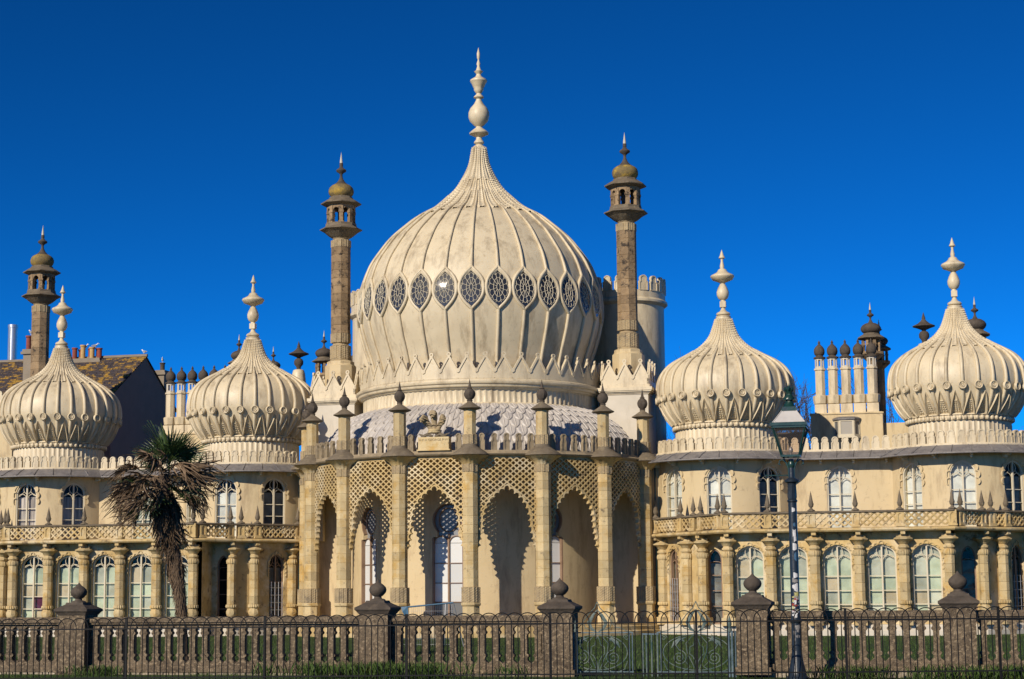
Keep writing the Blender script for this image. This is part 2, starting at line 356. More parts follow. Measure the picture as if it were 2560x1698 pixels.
# --- shared small shapes
def arch_pts(w, zs, za, n=9, ogee=.0):
    """right springing -> apex -> left springing of a pointed arch"""
    h = za-zs; pr = []
    for i in range(n+1):
        t = i/n
        x = w/2*((1-t)**2 + 2*t*(1-t)*1.0); z = zs + h*(2*t*(1-t)*.80 + t*t)
        pr.append((x, z))
    pr[-1] = (0, za)
    return pr + [(-x, z) for x, z in reversed(pr[:-1])]
def arch_loop(w, zb, zs, za, n=9): return [(-w/2, zb), (w/2, zb)] + arch_pts(w, zs, za, n)
_pc = {}
def cached(key, fn):
    if key not in _pc: _pc[key] = fn()
    return _pc[key]

def make_window(parent, M, w, zb, zs, za, trans, glass, top_glass, frame=None, depth=.16, hood=None, kind='window', lights=2, bars=None, label=None, purple=None):
    """arched window: reveal frame, mullion, glazing bars, tracery ring, one object for each pane; local x right, y into the wall"""
    frame = frame or M_timber; key = (round(w, 2), round(zb, 2), round(zs, 2), round(za, 2), frame.name, lights)
    fw = .06
    def fr():
        V, F = extrude_poly(arch_loop(w, zb, zs, za), [arch_loop(w-2*fw, zb+fw, zs, za-fw*1.3)[::-1]], depth-.09, depth+.05); m = MB().add(V, F)
        return m.mesh('window_frame', frame, 30)
    win = part(kind, cached(('fr',)+key, fr), M, parent, label)
    def mul():
        m = MB(); mw = .035
        if lights == 2: m.box(-mw, mw, depth-.07, depth+.03, zb, za-.03)
        return m.mesh('mullion', frame)
    if lights == 2: put('mullion', cached(('mul',)+key, mul), win)
    def trac():
        m = MB(); r = min(w*.17, (za-zs)*.44); zc = zs+(za-zs)*.5; y = depth-.012
        if lights == 2:
            m.tube([(r*1.05*math.cos(a), y, zc+r*1.15*math.sin(a)) for a in np.linspace(0, 2*PI, 20, endpoint=False)], .017, 5, True)
            for sx in (-1, 1):
                m.tube([(sx*(w/4+w/4*.88*math.cos(a)), y, zs-.16*w+w*.25*math.sin(a)) for a in np.linspace(0, PI, 10)], .019, 5)
                m.tube([(sx*(r*.9), y, zc-r*.6), (sx*w*.33, y, zs+.02), (sx*w*.46, y, zs-.02)], .016, 5)
        else: m.tube([(w/2*.9*math.cos(a), y, zs-.08+.1*math.sin(a)) for a in np.linspace(0, PI, 8)], .018, 5)
        return m.mesh('tracery', frame, 60)
    put('tracery', cached(('tr',)+key, trac), win)
    for z in trans: put('glazing_bar', cached(('gb',)+key, lambda: MB().box(-w/2+fw*.8, w/2-fw*.8, depth-.03, depth+.02, -.018, .018).mesh('glazing_bar', frame)), win, T(0, 0, z))
    lv = [zb+fw]+sorted(trans)+[zs-.02]
    for k in range(len(lv)-1):
        for s in ((-1, 1) if lights == 2 else (0,)):
            x0, x1 = ((-w/2+fw*.6, -.02) if s < 0 else (.02, w/2-fw*.6)) if s else (-w/2+fw*.6, w/2-fw*.6)
            r = random.random(); g = P_clear
            if glass is B_green and w > 1.2: g = P_purple if purple == (k, s) else P_green if r < .5 else P_warm if r < .62 else P_clear
            z0, z1 = lv[k]+.008, lv[k+1]-.008
            put('pane', cached(('p', round(x0, 2), round(x1, 2), round(z0, 2), round(z1, 2), depth, g.name), lambda: MB().add([(x0,depth+.024,z0),(x1,depth+.024,z0),(x1,depth+.024,z1),(x0,depth+.024,z1)], [(0,1,2,3)]).mesh('pane', g)), win)
    tp_ = [(-w/2+fw*.6, zs-.012), (w/2-fw*.6, zs-.012)]+arch_pts(w-1.2*fw, zs, za-fw)
    put('pane', cached(('pt',)+key, lambda: MB().add([(x, depth+.024, z) for x, z in tp_], [tuple(range(len(tp_)))]).mesh('pane', P_clear)), win)
    put('blind_or_room_shade', cached(('bl', glass.name)+key, lambda: MB().box(-w/2-.05, w/2+.05, depth+.145, depth+.155, zb, zs-.05).mesh('blind_or_room_shade', glass)), win)
    put('blind_or_room_shade', cached(('bt', top_glass.name)+key, lambda: MB().box(-w/2-.05, w/2+.05, depth+.150, depth+.165, zs-.05, za+.03).mesh('blind_or_room_shade', top_glass)), win)  # with B_dark this is a black board painting room shade, no real blind
    if bars:
        m = MB()
        for x in np.linspace(-w/2+.12, w/2-.12, 4): m.tube([(x, -.02, zb), (x, -.02, bars)], .012, 4)
        for z in np.arange(zb+.25, bars+.01, .36): m.tube([(-w/2+.03, -.02, z), (w/2-.03, -.02, z)], .012, 4)
        put('window_grille', m.mesh('window_grille', M_wire), win)
    return win

def hood_mesh(w, zs, za, zlow, rad=.13, step=.2, thick=.024, solid=False, mat=None, y=-.05):
    """scalloped label moulding round an arched head"""
    loop = [(w/2, zlow)]+arch_pts(w, zs, za, 24)+[(-w/2, zlow)]
    P = [np.array(loop[0])]; 
    for q in loop[1:]:
        q = np.array(q); d = np.linalg.norm(q-P[-1])
        k = max(1, int(d/.02)); a = P[-1].copy()
        for i in range(1, k+1): P.append(a+(q-a)*i/k)
    P = np.array(P); s = np.concatenate([[0], np.cumsum(np.linalg.norm(np.diff(P, axis=0), axis=1))]); n = int(round(s[-1]/step)); n += (n+1) % 2
    C = np.array([[np.interp(t, s, P[:, 0]), np.interp(t, s, P[:, 1])] for t in np.linspace(0, s[-1], n)])
    C[n//2, 1] += rad*.5
    Lp = np.array(loop)
    def inside(u, v):
        hw = np.where(v < zs, w/2, 0); 
        zz = Lp[:, 1][:len(Lp)//2+1]; xx = Lp[:, 0][:len(Lp)//2+1]
        hw = np.interp(v, zz, xx, right=0); return hw-np.abs(u)
    def f(u, v):
        d = np.min([np.hypot(u-c[0], v-c[1]) for c in C], axis=0)-rad
        if solid: return np.minimum.reduce([-d, -(inside(u, v)-.02), np.maximum(-(inside(u, v)+.10), d+.045)])
        return np.minimum(thick-np.abs(d+thick), -(inside(u, v)))
    V, F = plate(f, -w/2-rad*1.6, w/2+rad*1.6, zlow-rad*.8, za+rad*2.0, .02, y, .01)
    return MB().add(V, F).mesh('hood_mould', mat or M_wall)

# --- walls with window openings
def wall_seg(name, p, q, z0, z1, holes, mat, th=.35, parent=None):
    M, L = seg(p, q)
    hs = [[(x+c, z) for x, z in arch_loop(w, zb, zs, za)] for c, w, zb, zs, za in holes]
    V, F = extrude_poly([(-L/2, z0), (L/2, z0), (L/2, z1), (-L/2, z1)], [h[::-1] for h in hs], 0, th)
    return part(name, MB().add(V, F).mesh(name, mat), M, parent)

AX1, AX2, BR = 12.21, 23.115, 3.45           # bay axes, bow radius
def mir(path, s): return list(path) if s > 0 else [(-x, y) for x, y in reversed(path)]

# ground floor wall, mirrored
WG = [(8.3,-1.22),(9.2,-1.62),(10.55,-3.22),(11.45,-4.1),(12.6,-4.1),(12.6,-5.72),(22.62,-5.72),(22.62,-4.1),(23.77,-4.1),(24.67,-3.22),(26.02,-1.62),(29.5,-1.5)]
WIN_X = [13.77+1.914*k for k in range(5)]
hood_low = hood_mesh(1.25, 3.40, 3.97, 2.95, .115, .205, .02, mat=M_honey)
hood_bay = hood_mesh(.85, 3.35, 3.97, 2.95, .115, .205, .02, mat=M_honey)
TR_LOW = [1.36, 1.96, 2.59]
for s in (1, -1):
    path = mir(WG, s); tone = 'R' if s > 0 else 'L'
    for i in range(len(path)-1):
        p, q = path[i], path[i+1]; L = math.hypot(q[0]-p[0], q[1]-p[1]); M, _ = seg(p, q)
        holes = []
        if L > 9: holes = [((x*s-(p[0]+q[0])/2), 1.25, .62, 3.40, 3.97) for x in WIN_X]
        elif abs(abs(q[0]-p[0])-1.35) < .02: holes = [(0, .85, .62, 3.35, 3.97)]
        elif abs(abs(q[0]-p[0])-1.15) < .02: holes = [(0, .62, .5, 3.3, 3.9)]
        if i == (0 if s > 0 else len(path)-2) : pass
        wall_seg('ground_floor_wall', p, q, .0, 4.52, holes, M_wall if (L < .99 or L > 3 and L < 9) else M_honey, .35)
        for c, w, zb, zs, za in holes:
            Mw = M @ T(c, 0, 0)
            if w > 1:
                make_window(None, Mw, w, zb, zs, za, TR_LOW, B_green, B_dark if s < 0 else B_green, frame=M_timber, depth=.20, purple=(1, 1) if (s < 0 and abs(c+3.83) < .3) else None)
                part('hood_mould', hood_low, Mw)
            elif w > .7:
                make_window(None, Mw, w, zb, zs, za, TR_LOW, B_grey, B_dark, frame=M_brownframe, depth=.2, bars=2.6)
                part('hood_mould', hood_bay, Mw)
            else:
                make_window(None, Mw, w, zb, zs, za, [1.3, 2.0, 2.7], B_dark if s < 0 else B_grey, B_dark, frame=M_brownframe, depth=.18, lights=1)
    # plinth with a stepped moulding and small vents
    pl = sweep(path, [(0, 0), (.32, 0), (.32, .22), (.27, .26), (.27, .40), (.2, .47), (0, .5)])
    part('plinth', pl.mesh('plinth', M_white))

# ground floor columns
def gear(n, d): return lambda a, z: 1+d*math.cos(n*a)
def column_meshes():
    ph = PI/8
    base = MB(); base.box(-.3, .3, -.3, .3, .45, .80); base.lathe([(.26,.80),(.26,.86),(.20,.92),(.24,.98),(.27,1.08),(.27,1.18),(.22,1.28),(.20,1.33)], 8, phase=ph)
    base.lathe([(.21,1.33),(.265,1.37),(.275,1.44),(.25,1.51)], 32, mod=gear(16, .06))
    stone = MB(); stone.lathe([(.222,0),(.235,.012),(.235,.378),(.222,.39)], 8, phase=ph)
    cap = MB(); cap.lathe([(.235,3.47),(.26,3.5),(.27,3.60),(.245,3.71)], 32, mod=gear(14, .06))
    cap.lathe([(.19,3.70),(.20,3.74),(.26,3.80),(.25,3.87),(.20,3.90),(.19,3.95),(.25,4.0),(.28,4.07),(.40,4.13),(.44,4.16),(.44,4.21),(.24,4.30),(.20,4.38)], 8, phase=ph)
    br = MB(); br.box(-.1, .1, -.32, .1, 4.34, 4.50); br.box(-.1, .1, -.42, -.32, 4.38, 4.49); br.box(-.30, -.22, -.05, .05, 4.28, 4.38); br.box(.22, .30, -.05, .05, 4.28, 4.38)
    return base.mesh('base', M_bath, 40), stone.mesh('stone', M_bath, 40), cap.mesh('capital', M_bath, 40), br.mesh('bracket', M_honey)
CB, CS, CC, CBR = column_meshes()
COLS = [(9.28,-1.85,R(-50)),(10.64,-3.5,R(-48)),(11.48,-4.32,R(-25))]+[(12.81+1.914*k,-5.93,0) for k in range(6)]+[(23.84,-4.32,R(25)),(24.68,-3.5,R(48)),(26.0,-1.85,R(50))]
for s in (1, -1):
    for x, y, a in COLS:
        if s < 0 and x > 24: continue
        c = part('column', CB, T(s*x, y, 0) @ RZ(s*a))
        for k in range(5): put('stone', CS, c, T(0, 0, 1.51+.392*k))
        put('capital', CC, c); put('bracket', CBR, c)

# balcony
BP = [(8.94,-1.91),(10.39,-3.7),(11.05,-4.2),(11.43,-4.6),(12.36,-5.86),(12.74,-6.22)]
BP = BP + [(14.65,-6.22),(16.56,-6.22),(18.47,-6.22),(20.38,-6.22)] + [(2*(AX1+AX2)/2-x, y) for x, y in reversed(BP)]
def lattice_f(dx, dy, hr, off, border=None):
    """solid where there is no quatrefoil hole"""
    def f(u, v):
        best = np.full(u.shape, 9.0)
        for ox, oy in ((0, 0), (dx/2, dy/2)):
            a = (u-ox+dx*50) % dx-dx/2; b = (v-oy+dy*50) % dy-dy/2
            for cx, cy in ((off, 0), (-off, 0), (0, off*dy/dx*1.05), (0, -off*dy/dx*1.05)): best = np.minimum(best, np.hypot(a-cx, (b-cy))-hr)
        return best
    return f
def strips_f(dx, dy, wd):
    n = math.hypot(dx, dy)
    def f(u, v):
        p = (u/dx+v/dy); q = (u/dx-v/dy); c = dx*dy/n
        a = np.abs((p+100.0) % 1-.5); b = np.abs((q+100.0) % 1-.5)
        d = np.minimum(a, b)*c
        return wd-d
    return f
def panel_mesh(L):
    dx = L/max(2, round(L/.30)); dy = .29
    def mk():
        V, F = plate(lambda u, v: lattice_f(dx, dy, .042, .040)(u, v-4.76), -L/2, L/2, 4.76, 5.33, .016, .0, .07); m = MB().add(V, F)
        V, F = plate(lambda u, v: strips_f(dx, dy, .022)(u, v-4.76+.0), -L/2, L/2, 4.76, 5.33, .02, -.03, .0); m.add(V, F)
        return m.mesh('lattice_panel', M_honey)
    return cached(('lat', round(L, 2)), mk)
postm = MB(); V, F = extrude_poly([(-.17,4.70),(.17,4.70),(.17,5.40),(-.17,5.40)], [[(-.085,4.86),(-.085,5.2),(-.05,5.26),(0,5.285),(.05,5.26),(.085,5.2),(.085,4.86)]], -.06, -.02); postm.add(V, F); postm.box(-.17,.17,-.02,.24,4.70,5.40)
postm.box(-.2,.2,-.10,.2,4.72,4.80)
postm = postm.mesh('balcony_post', M_honey)
finm = MB(); finm.lathe([(.18,5.44),(.18,5.48),(.10,5.52),(.06,5.56),(.06,5.60),(.10,5.64),(.125,5.72),(.13,5.78),(.10,5.80),(.105,5.82),(.06,6.05),(0,6.34)], 8, phase=PI/8)
finm = finm.mesh('finial', M_cap, 35)
for s in (1, -1):
    bp = mir(BP, s)
    part('balcony_slab', sweep(bp, [(-1.2,4.52),(.16,4.52),(.22,4.58),(.22,4.64),(.12,4.69),(-.2,4.71),(-1.2,4.70)]).mesh('balcony_slab', M_honey))
    part('balcony_rail', sweep(bp, [(-.12,5.33),(.08,5.33),(.12,5.36),(.12,5.41),(.0,5.44),(-.12,5.44)]).mesh('balcony_rail', M_cap))
    # balcony floor
    fl = bp+([(26.3,-1.2),(9.0,-1.2)] if s > 0 else [(-9.0,-1.2),(-26.3,-1.2)])
    V, F = extrude_poly(fl, [], 0, .15); V = [(x, z, 4.66-y) for x, y, z in V]
    part('balcony_floor', MB().add(V, F).mesh('balcony_floor', M_mer))
    for i in range(len(bp)):
        p = bp[i]; a = bp[max(i-1, 0)]; b = bp[min(i+1, len(bp)-1)]
        ang = math.atan2(b[1]-a[1], b[0]-a[0])
        if abs(abs(p[0])-12.74) < .02 or abs(abs(p[0])-(AX1+AX2-12.74)) < .02: ang = 0
        po = part('balcony_post', postm, T(p[0], p[1], 0) @ RZ(ang)); put('finial', finm, po, T(0, .05, 0))
        if i+1 < len(bp):
            q = bp[i+1]; M, L = seg(p, q)
            if L-.34 > .25: part('lattice_panel', panel_mesh(round(L-.32, 2)), M)

# upper floor: bows and straight walls
TR_UP = [5.25, 5.84, 6.42]
hood_up = hood_mesh(1.16, 7.06, 7.74, 6.78, .185, .27, .03, solid=True, mat=M_wall, y=-.055)
def bow_wall(az_list):
    def f(u, v):
        r = np.full(u.shape, 9.0)
        for a in az_list:
            c = BR*a; uu = np.abs(u-c); hw = np.interp(v, [7.06]+[z for x, z in arch_pts(1.16, 7.06, 7.74)[1:10]], [.58]+[x for x, z in arch_pts(1.16, 7.06, 7.74)[1:10]], right=-.2)
            hw = np.where(v > 7.75, -.3, hw); r = np.minimum(r, np.maximum(uu-hw, 4.75-v))
        return r
    amax = math.acos(1.48/BR)
    V, F = plate(f, -BR*amax, BR*amax, 4.6, 8.45, .06, 0, .3, bend(BR), run=3)
    return MB().add(V, F).mesh('bow_wall', M_wall, 30)
bowm = bow_wall((0, R(41), R(-41)))
xj = math.sqrt(BR**2-1.48**2)
def upper_path():
    P = [(7.8, -1.48)]
    for ax in (AX1, AX2):
        am = math.acos(1.48/BR); P += [(ax+BR*math.sin(a), -BR*math.cos(a)) for a in np.linspace(-am, am, 29)]
    return P+[(29.5, -1.48)]
UP = upper_path()
mer_h = .67
def merlon_mesh(wd=.36, h=.67, rad=.155, mat=None, name='merlon'):
    z0 = h*.58
    def shp(k):
        def f(u, v):
            a = np.minimum(wd/2-k-np.abs(u), (z0+.02-k)-v); b = (rad-k)-np.hypot(u, v-(h-rad)); c = np.minimum(wd*.38-k-np.abs(u), h-rad-v)
            return np.maximum.reduce([a, b, c])
        return f
    V, F = plate(shp(0), -wd/2, wd/2, 0, h, .022, 0, .12); m = MB().add(V, F)
    V, F = plate(lambda u, v: np.minimum(shp(0)(u, v), -np.minimum(shp(.055)(u, v), v-.04)), -wd/2, wd/2, 0, h, .022, -.03, 0); m.add(V, F)
    return m.mesh(name, mat or M_dome)
MER = merlon_mesh(); 
def merlons_along(path, step, z, me, end=.0, parent=None):
    P = np.array(path); s = np.concatenate([[0], np.cumsum(np.linalg.norm(np.diff(P, axis=0), axis=1))]); L = s[-1]; n = int(round((L-2*end)/step))
    for k in range(n):
        t = end+(k+.5)*(L-2*end)/n; x = np.interp(t, s, P[:, 0]); y = np.interp(t, s, P[:, 1]); e = .05
        x2 = np.interp(t+e, s, P[:, 0]); y2 = np.interp(t+e, s, P[:, 1]); x1 = np.interp(t-e, s, P[:, 0]); y1 = np.interp(t-e, s, P[:, 1])
        part('merlon', me, T(x, y, z) @ RZ(math.atan2(y2-y1, x2-x1)), parent)
def smooth(path, it=2):
    P = list(path)
    for _ in range(it):
        Q = [P[0]]
        for i in range(len(P)-1): a, b = P[i], P[i+1]; Q += [(a[0]*.75+b[0]*.25, a[1]*.75+b[1]*.25), (a[0]*.25+b[0]*.75, a[1]*.25+b[1]*.75)]
        Q.append(P[-1]); P = Q
    return P
for s in (1, -1):
    up = mir(UP, s)
    for ax in (AX1, AX2):
        part('bow_wall', bowm, T(s*ax, 0, 0))
        part('bow_roof', cached('bowroof', lambda: MB().lathe([(BR-.02,8.30),(BR-.02,8.43)], 48).mesh('bow_roof', M_roofd)), T(s*ax, 0, 0))
        for a in (0, R(41), R(-41)):
            Mw = T(s*ax, 0, 0) @ RZ(a) @ T(0, -BR+.045, 0)
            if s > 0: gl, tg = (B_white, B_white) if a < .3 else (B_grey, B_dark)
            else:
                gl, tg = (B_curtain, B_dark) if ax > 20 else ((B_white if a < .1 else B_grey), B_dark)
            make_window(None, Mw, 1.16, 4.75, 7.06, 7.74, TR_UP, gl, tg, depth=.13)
            part('hood_mould', hood_up, Mw)
    for x0, x1, wx in ((7.8, AX1-xj, None), (AX1+xj, AX2-xj, 17.58), (AX2+xj, 29.5, None)):
        p, q = ((x0, -1.48), (x1, -1.48)) if s > 0 else ((-x1, -1.48), (-x0, -1.48))
        holes = [] if wx is None else [(s*wx-(p[0]+q[0])/2, 1.16, 4.75, 7.06, 7.74)]
        wall_seg('upper_wall', p, q, 4.6, 8.45, holes, M_wall, .3)
        if wx:
            Mw = T(s*wx, -1.48, 0); make_window(None, Mw, 1.16, 4.75, 7.06, 7.74, TR_UP, B_white if s > 0 else B_green, B_white if s > 0 else B_dark, depth=.13); part('hood_mould', hood_up, Mw)
    # eaves with lead roof, soffit brackets
    e_up = [p for p in up if abs(p[0]) > 8.9]
    if s > 0: e_up = [(9.0, -1.48)]+e_up
    else: e_up = e_up+[(-9.0, -1.48)]
    ep = smooth(e_up, 1)
    part('eave_roof', sweep(ep, [(-.1,8.42),(.06,8.42),(.40,8.27),(.72,8.08),(.86,8.05),(.88,8.0),(.84,7.97),(.70,8.0),(.0,8.12),(-.1,8.12)]).mesh('eave_roof', M_eave))
    P = np.array(e_up); ss = np.concatenate([[0], np.cumsum(np.linalg.norm(np.diff(P, axis=0), axis=1))])
    seam = MB(); tt = .3
    brk = cached('brk', lambda: MB().box(-.05,.05,-.62,0,7.93,8.03).box(-.05,.05,-.34,0,7.83,7.93).mesh('eave_bracket', M_timber))
    k = 0
    while tt < ss[-1]-.2:
        x = np.interp(tt, ss, P[:, 0]); y = np.interp(tt, ss, P[:, 1]); x2 = np.interp(tt+.05, ss, P[:, 0]); y2 = np.interp(tt+.05, ss, P[:, 1]); M = T(x, y, 0) @ RZ(math.atan2(y2-y, x2-x))
        if k % 2 == 0: part('eave_bracket', brk, M)
        j = random.uniform(-.12, .12)
        seam.tube([tuple(M @ Vector(v)) for v in ((j, -.03, 8.43), (j*.5, -.40, 8.29), (0, -.72, 8.10), (0, -.86, 8.07))], .028, 5)
        tt += .75; k += 1
    part('lead_rolls', seam.mesh('lead_rolls', M_eave, 60))
    part('parapet_base', sweep(up, [(-.02,8.40),(.06,8.40),(.06,8.46),(.02,8.52),(-.1,8.52),(-.1,8.40)]).mesh('parapet_base', M_dome))
    segs = [(8.95, AX1-xj-.02, 0), (0, 0, AX1), (AX1+xj+.02, AX2-xj-.02, 0), (0, 0, AX2), (AX2+xj, 29.0, 0)]
    for a, b, ax in segs:
        if ax: am = math.acos(1.48/BR)-.02; pth = [(s*ax+BR*math.sin(t), -BR*math.cos(t)) for t in np.linspace(-am, am, 60)]
        else: pth = [(a, -1.48), (b, -1.48)] if s > 0 else [(-b, -1.48), (-a, -1.48)]
        if abs(pth[-1][0]-pth[0][0]) < .3: continue
        merlons_along(pth, .45, 8.44, MER)
# main body behind the fronts
body = MB(); body.box(-29.5, -6.2, -.9, 16, 0, 8.36); body.box(6.2, 29.5, -.9, 16, 0, 8.36); body.box(-6.2, 6.2, 1.0, 16, 0, 8.36)
part('main_block', body.mesh('main_block', M_wall))
part('flat_roof', MB().box(-29.4, 29.4, 1.2, 15.9, 8.37, 8.42).box(-29.4, -6.3, -.8, 1.2, 8.37, 8.42).box(6.3, 29.4, -.8, 1.2, 8.37, 8.42).mesh('flat_roof', M_roofd))

# ------------------------------------------------------------------ the saloon bow: stylobate, loggia wall, columns, screens
RC, DA = 8.71, R(21.9)
part('stylobate', MB().lathe([(9.35,0),(9.35,.2),(9.25,.25),(9.25,.42),(9.15,.46),(9.15,.52),(0,.53)], 72, cap=False).mesh('stylobate', M_honey, 30))
def loggia():
    RW = 6.4
    def f(u, v):
        r = np.full(u.shape, 9.0)
        for a in (0, 2*DA, -2*DA):
            uu = np.abs(u-RW*a); rect = np.maximum(uu-.76, np.maximum(v-4.55, .55-v)); circ = np.hypot(uu, v-5.34)-.74; circ = np.minimum(circ, np.maximum(uu-.50, np.abs(v-4.7)-.3))
            r = np.minimum(r, np.minimum(rect, circ))
        return r
    V, F = plate(f, -RW*1.5, RW*1.5, .5, 8.2, .07, 0, .3, bend(RW), run=3)
    return MB().add(V, F).mesh('loggia_wall', M_wall, 30)
part('loggia_wall', loggia())
part('loggia_ceiling', MB().lathe([(6.3,8.05),(8.6,8.05)], 60, cap=False).mesh('loggia_ceiling', M_wall))
for k in (0, 1, -1):
    Mw = RZ(2*DA*k) @ T(0, -6.4, 0); dp = .2
    loop = [(-.76,.55),(.76,.55),(.76,4.55),(.6,4.62)]+[(.74*math.sin(a), 5.34-.74*math.cos(a)) for a in np.linspace(.8, 2*PI-.8, 28)]+[(-.6,4.62),(-.76,4.55)]
    inner = [(x*.89, .62+(z-.55)*.982) for x, z in loop]
    V, F = extrude_poly(loop, [inner[::-1]], .05, dp+.05); win = part('saloon_window', MB().add(V, F).mesh('saloon_window', M_brownframe, 30), Mw)
    m = MB(); m.box(-.04,.04,.12,dp+.03,.55,4.7)
    for sx in (-1, 1): m.tube([(sx*.36+.33*math.cos(a), dp-.02, 4.27+.33*math.sin(a)) for a in np.linspace(0, PI, 12)], .03, 5)
    m.tube([(.45*math.cos(a), dp-.01, 5.34+.55*math.sin(a)) for a in np.linspace(0, 2*PI, 24, endpoint=False)], .03, 5, True)
    put('mullion', m.mesh('mullion', M_brownframe, 50), win)
    for z in (1.57, 2.44, 3.35): put('glazing_bar', cached('sgb', lambda: MB().box(-.7,.7,dp-.03,dp+.02,-.02,.02).mesh('glazing_bar', M_brownframe)), win, T(0, 0, z))
    lv = [.6, 1.57, 2.44, 3.35, 4.27]
    for q in range(4):
        for sx in (-1, 1):
            x0, x1 = (-.68, -.03) if sx < 0 else (.03, .68)
            put('pane', cached(('sp', q, sx), lambda: MB().box(x0, x1, dp+.022, dp+.03, lv[q]+.01, lv[q+1]-.01).mesh('pane', (G_white if q > 0 else G_grey))), win)
    for sx in (-1, 1):
        put('pane', cached(('spa', sx), lambda: MB().add(*extrude_poly([(sx*.36+.33*math.cos(a), 4.28+.3*math.sin(a)) for a in np.linspace(0, PI, 12)], [], dp+.022, dp+.03)).mesh('pane', G_white)), win)
    put('pane', cached('spc', lambda: MB().add(*extrude_poly([(-.68,4.3),(.68,4.3),(.68,4.5),(.5,4.6)]+[(.68*math.sin(a), 5.34-.68*math.cos(a)) for a in np.linspace(.8, 2*PI-.8, 28)]+[(-.5,4.6),(-.68,4.5)], [], dp+.036, dp+.044)).mesh('pane', G_mid)), win)

# columns
ph = PI/8
def carved_band(m, r, z0, z1, n=28):
    V = []; F = []
    for j, z in enumerate(np.linspace(z0, z1, 13)):
        for i in range(n*4):
            a = 2*PI*i/(n*4); o = math.cos(ph) / math.cos(((a-ph) % (PI/4))-PI/8) if False else 1.0
            oct_ = math.cos(PI/8)/math.cos(((a+PI/8) % (PI/4))-PI/8)
            rr = r*oct_+.018*abs(math.sin(n*a/2))+(.012 if j % 2 else 0)*(1 if (i//4) % 2 else -1)
            V.append((rr*math.sin(a), -rr*math.cos(a), z))
    N = n*4
    for j in range(12):
        for i in range(N): k = (i+1) % N; F.append((j*N+i, j*N+k, (j+1)*N+k, (j+1)*N+i))
    F.append(tuple(range(12*N, 13*N))); F.append(tuple(range(N-1, -1, -1)))
    m.add(V, F); return m
ped = MB().lathe([(.43,.5),(.43,.9),(.40,.95),(.40,1.38),(.46,1.43),(.47,1.50),(.43,1.56)], 8, phase=ph).mesh('pedestal', M_bath, 30)
cbnd = carved_band(MB(), .43, 1.56, 2.23).mesh('carved_band', M_carved)
cst = MB().lathe([(.345,0),(.358,.010),(.358,.385),(.345,.395)], 8, phase=ph).mesh('stone', M_bath, 30)
ccap = carved_band(MB(), .37, 7.37, 7.74, 20); ccap = ccap.mesh('capital_band', M_carved)
cab = MB(); cab.lathe([(.37,7.72),(.40,7.78),(.50,7.88),(.62,7.97),(.78,8.05),(.86,8.09)], 64, mod=gear(16, .03))
cab = cab.mesh('capital', M_honey, 50)
cume = MB().lathe([(.84,8.09),(.88,8.12),(.87,8.16),(.72,8.27),(.52,8.40),(.38,8.50),(.35,8.62)], 40, mod=gear(20, .012)).mesh('cap_lid', M_cap, 40)
psh = MB(); psh.lathe([(.29,9.05),(.29,10.18)], 8, phase=ph); psh = psh.mesh('pinnacle_shaft', M_bath, 30)
pbd = carved_band(MB(), .34, 8.62, 9.05, 20).mesh('pinnacle_band', M_carved)
pcp = MB().lathe([(.29,10.16),(.42,10.20),(.52,10.24),(.52,10.27),(.36,10.36),(.22,10.46),(.13,10.52),(.12,10.57)], 24).mesh('pinnacle_cap', M_cap, 40)
pbl = MB(); pbl.lathe([(.12,10.57),(.15,10.60),(.11,10.63),(.18,10.70),(.24,10.82),(.25,10.92),(.21,11.04),(.12,11.13),(.09,11.15),(.13,11.17),(.09,11.20),(.07,11.24),(0,11.62)], 20, mod=lambda a, z: 1+(.06*math.cos(8*a) if 10.66 < z < 11.1 else 0)); pbl = pbl.mesh('pinnacle_finial', M_dark, 40)
for k in range(8):
    a = (k-3.5)*DA
    c = part('saloon_column', ped, RZ(a) @ T(0, -RC, 0))
    put('carved_band', cbnd, c)
    for j in range(13): put('stone', cst, c, T(0, 0, 2.23+.3955*j))
    put('capital_band', ccap, c); put('capital', cab, c); put('cap_lid', cume, c)
    put('pinnacle_shaft', psh, c); put('pinnacle_band', pbd, c); put('pinnacle_cap', pcp, c); put('pinnacle_finial', pbl, c)

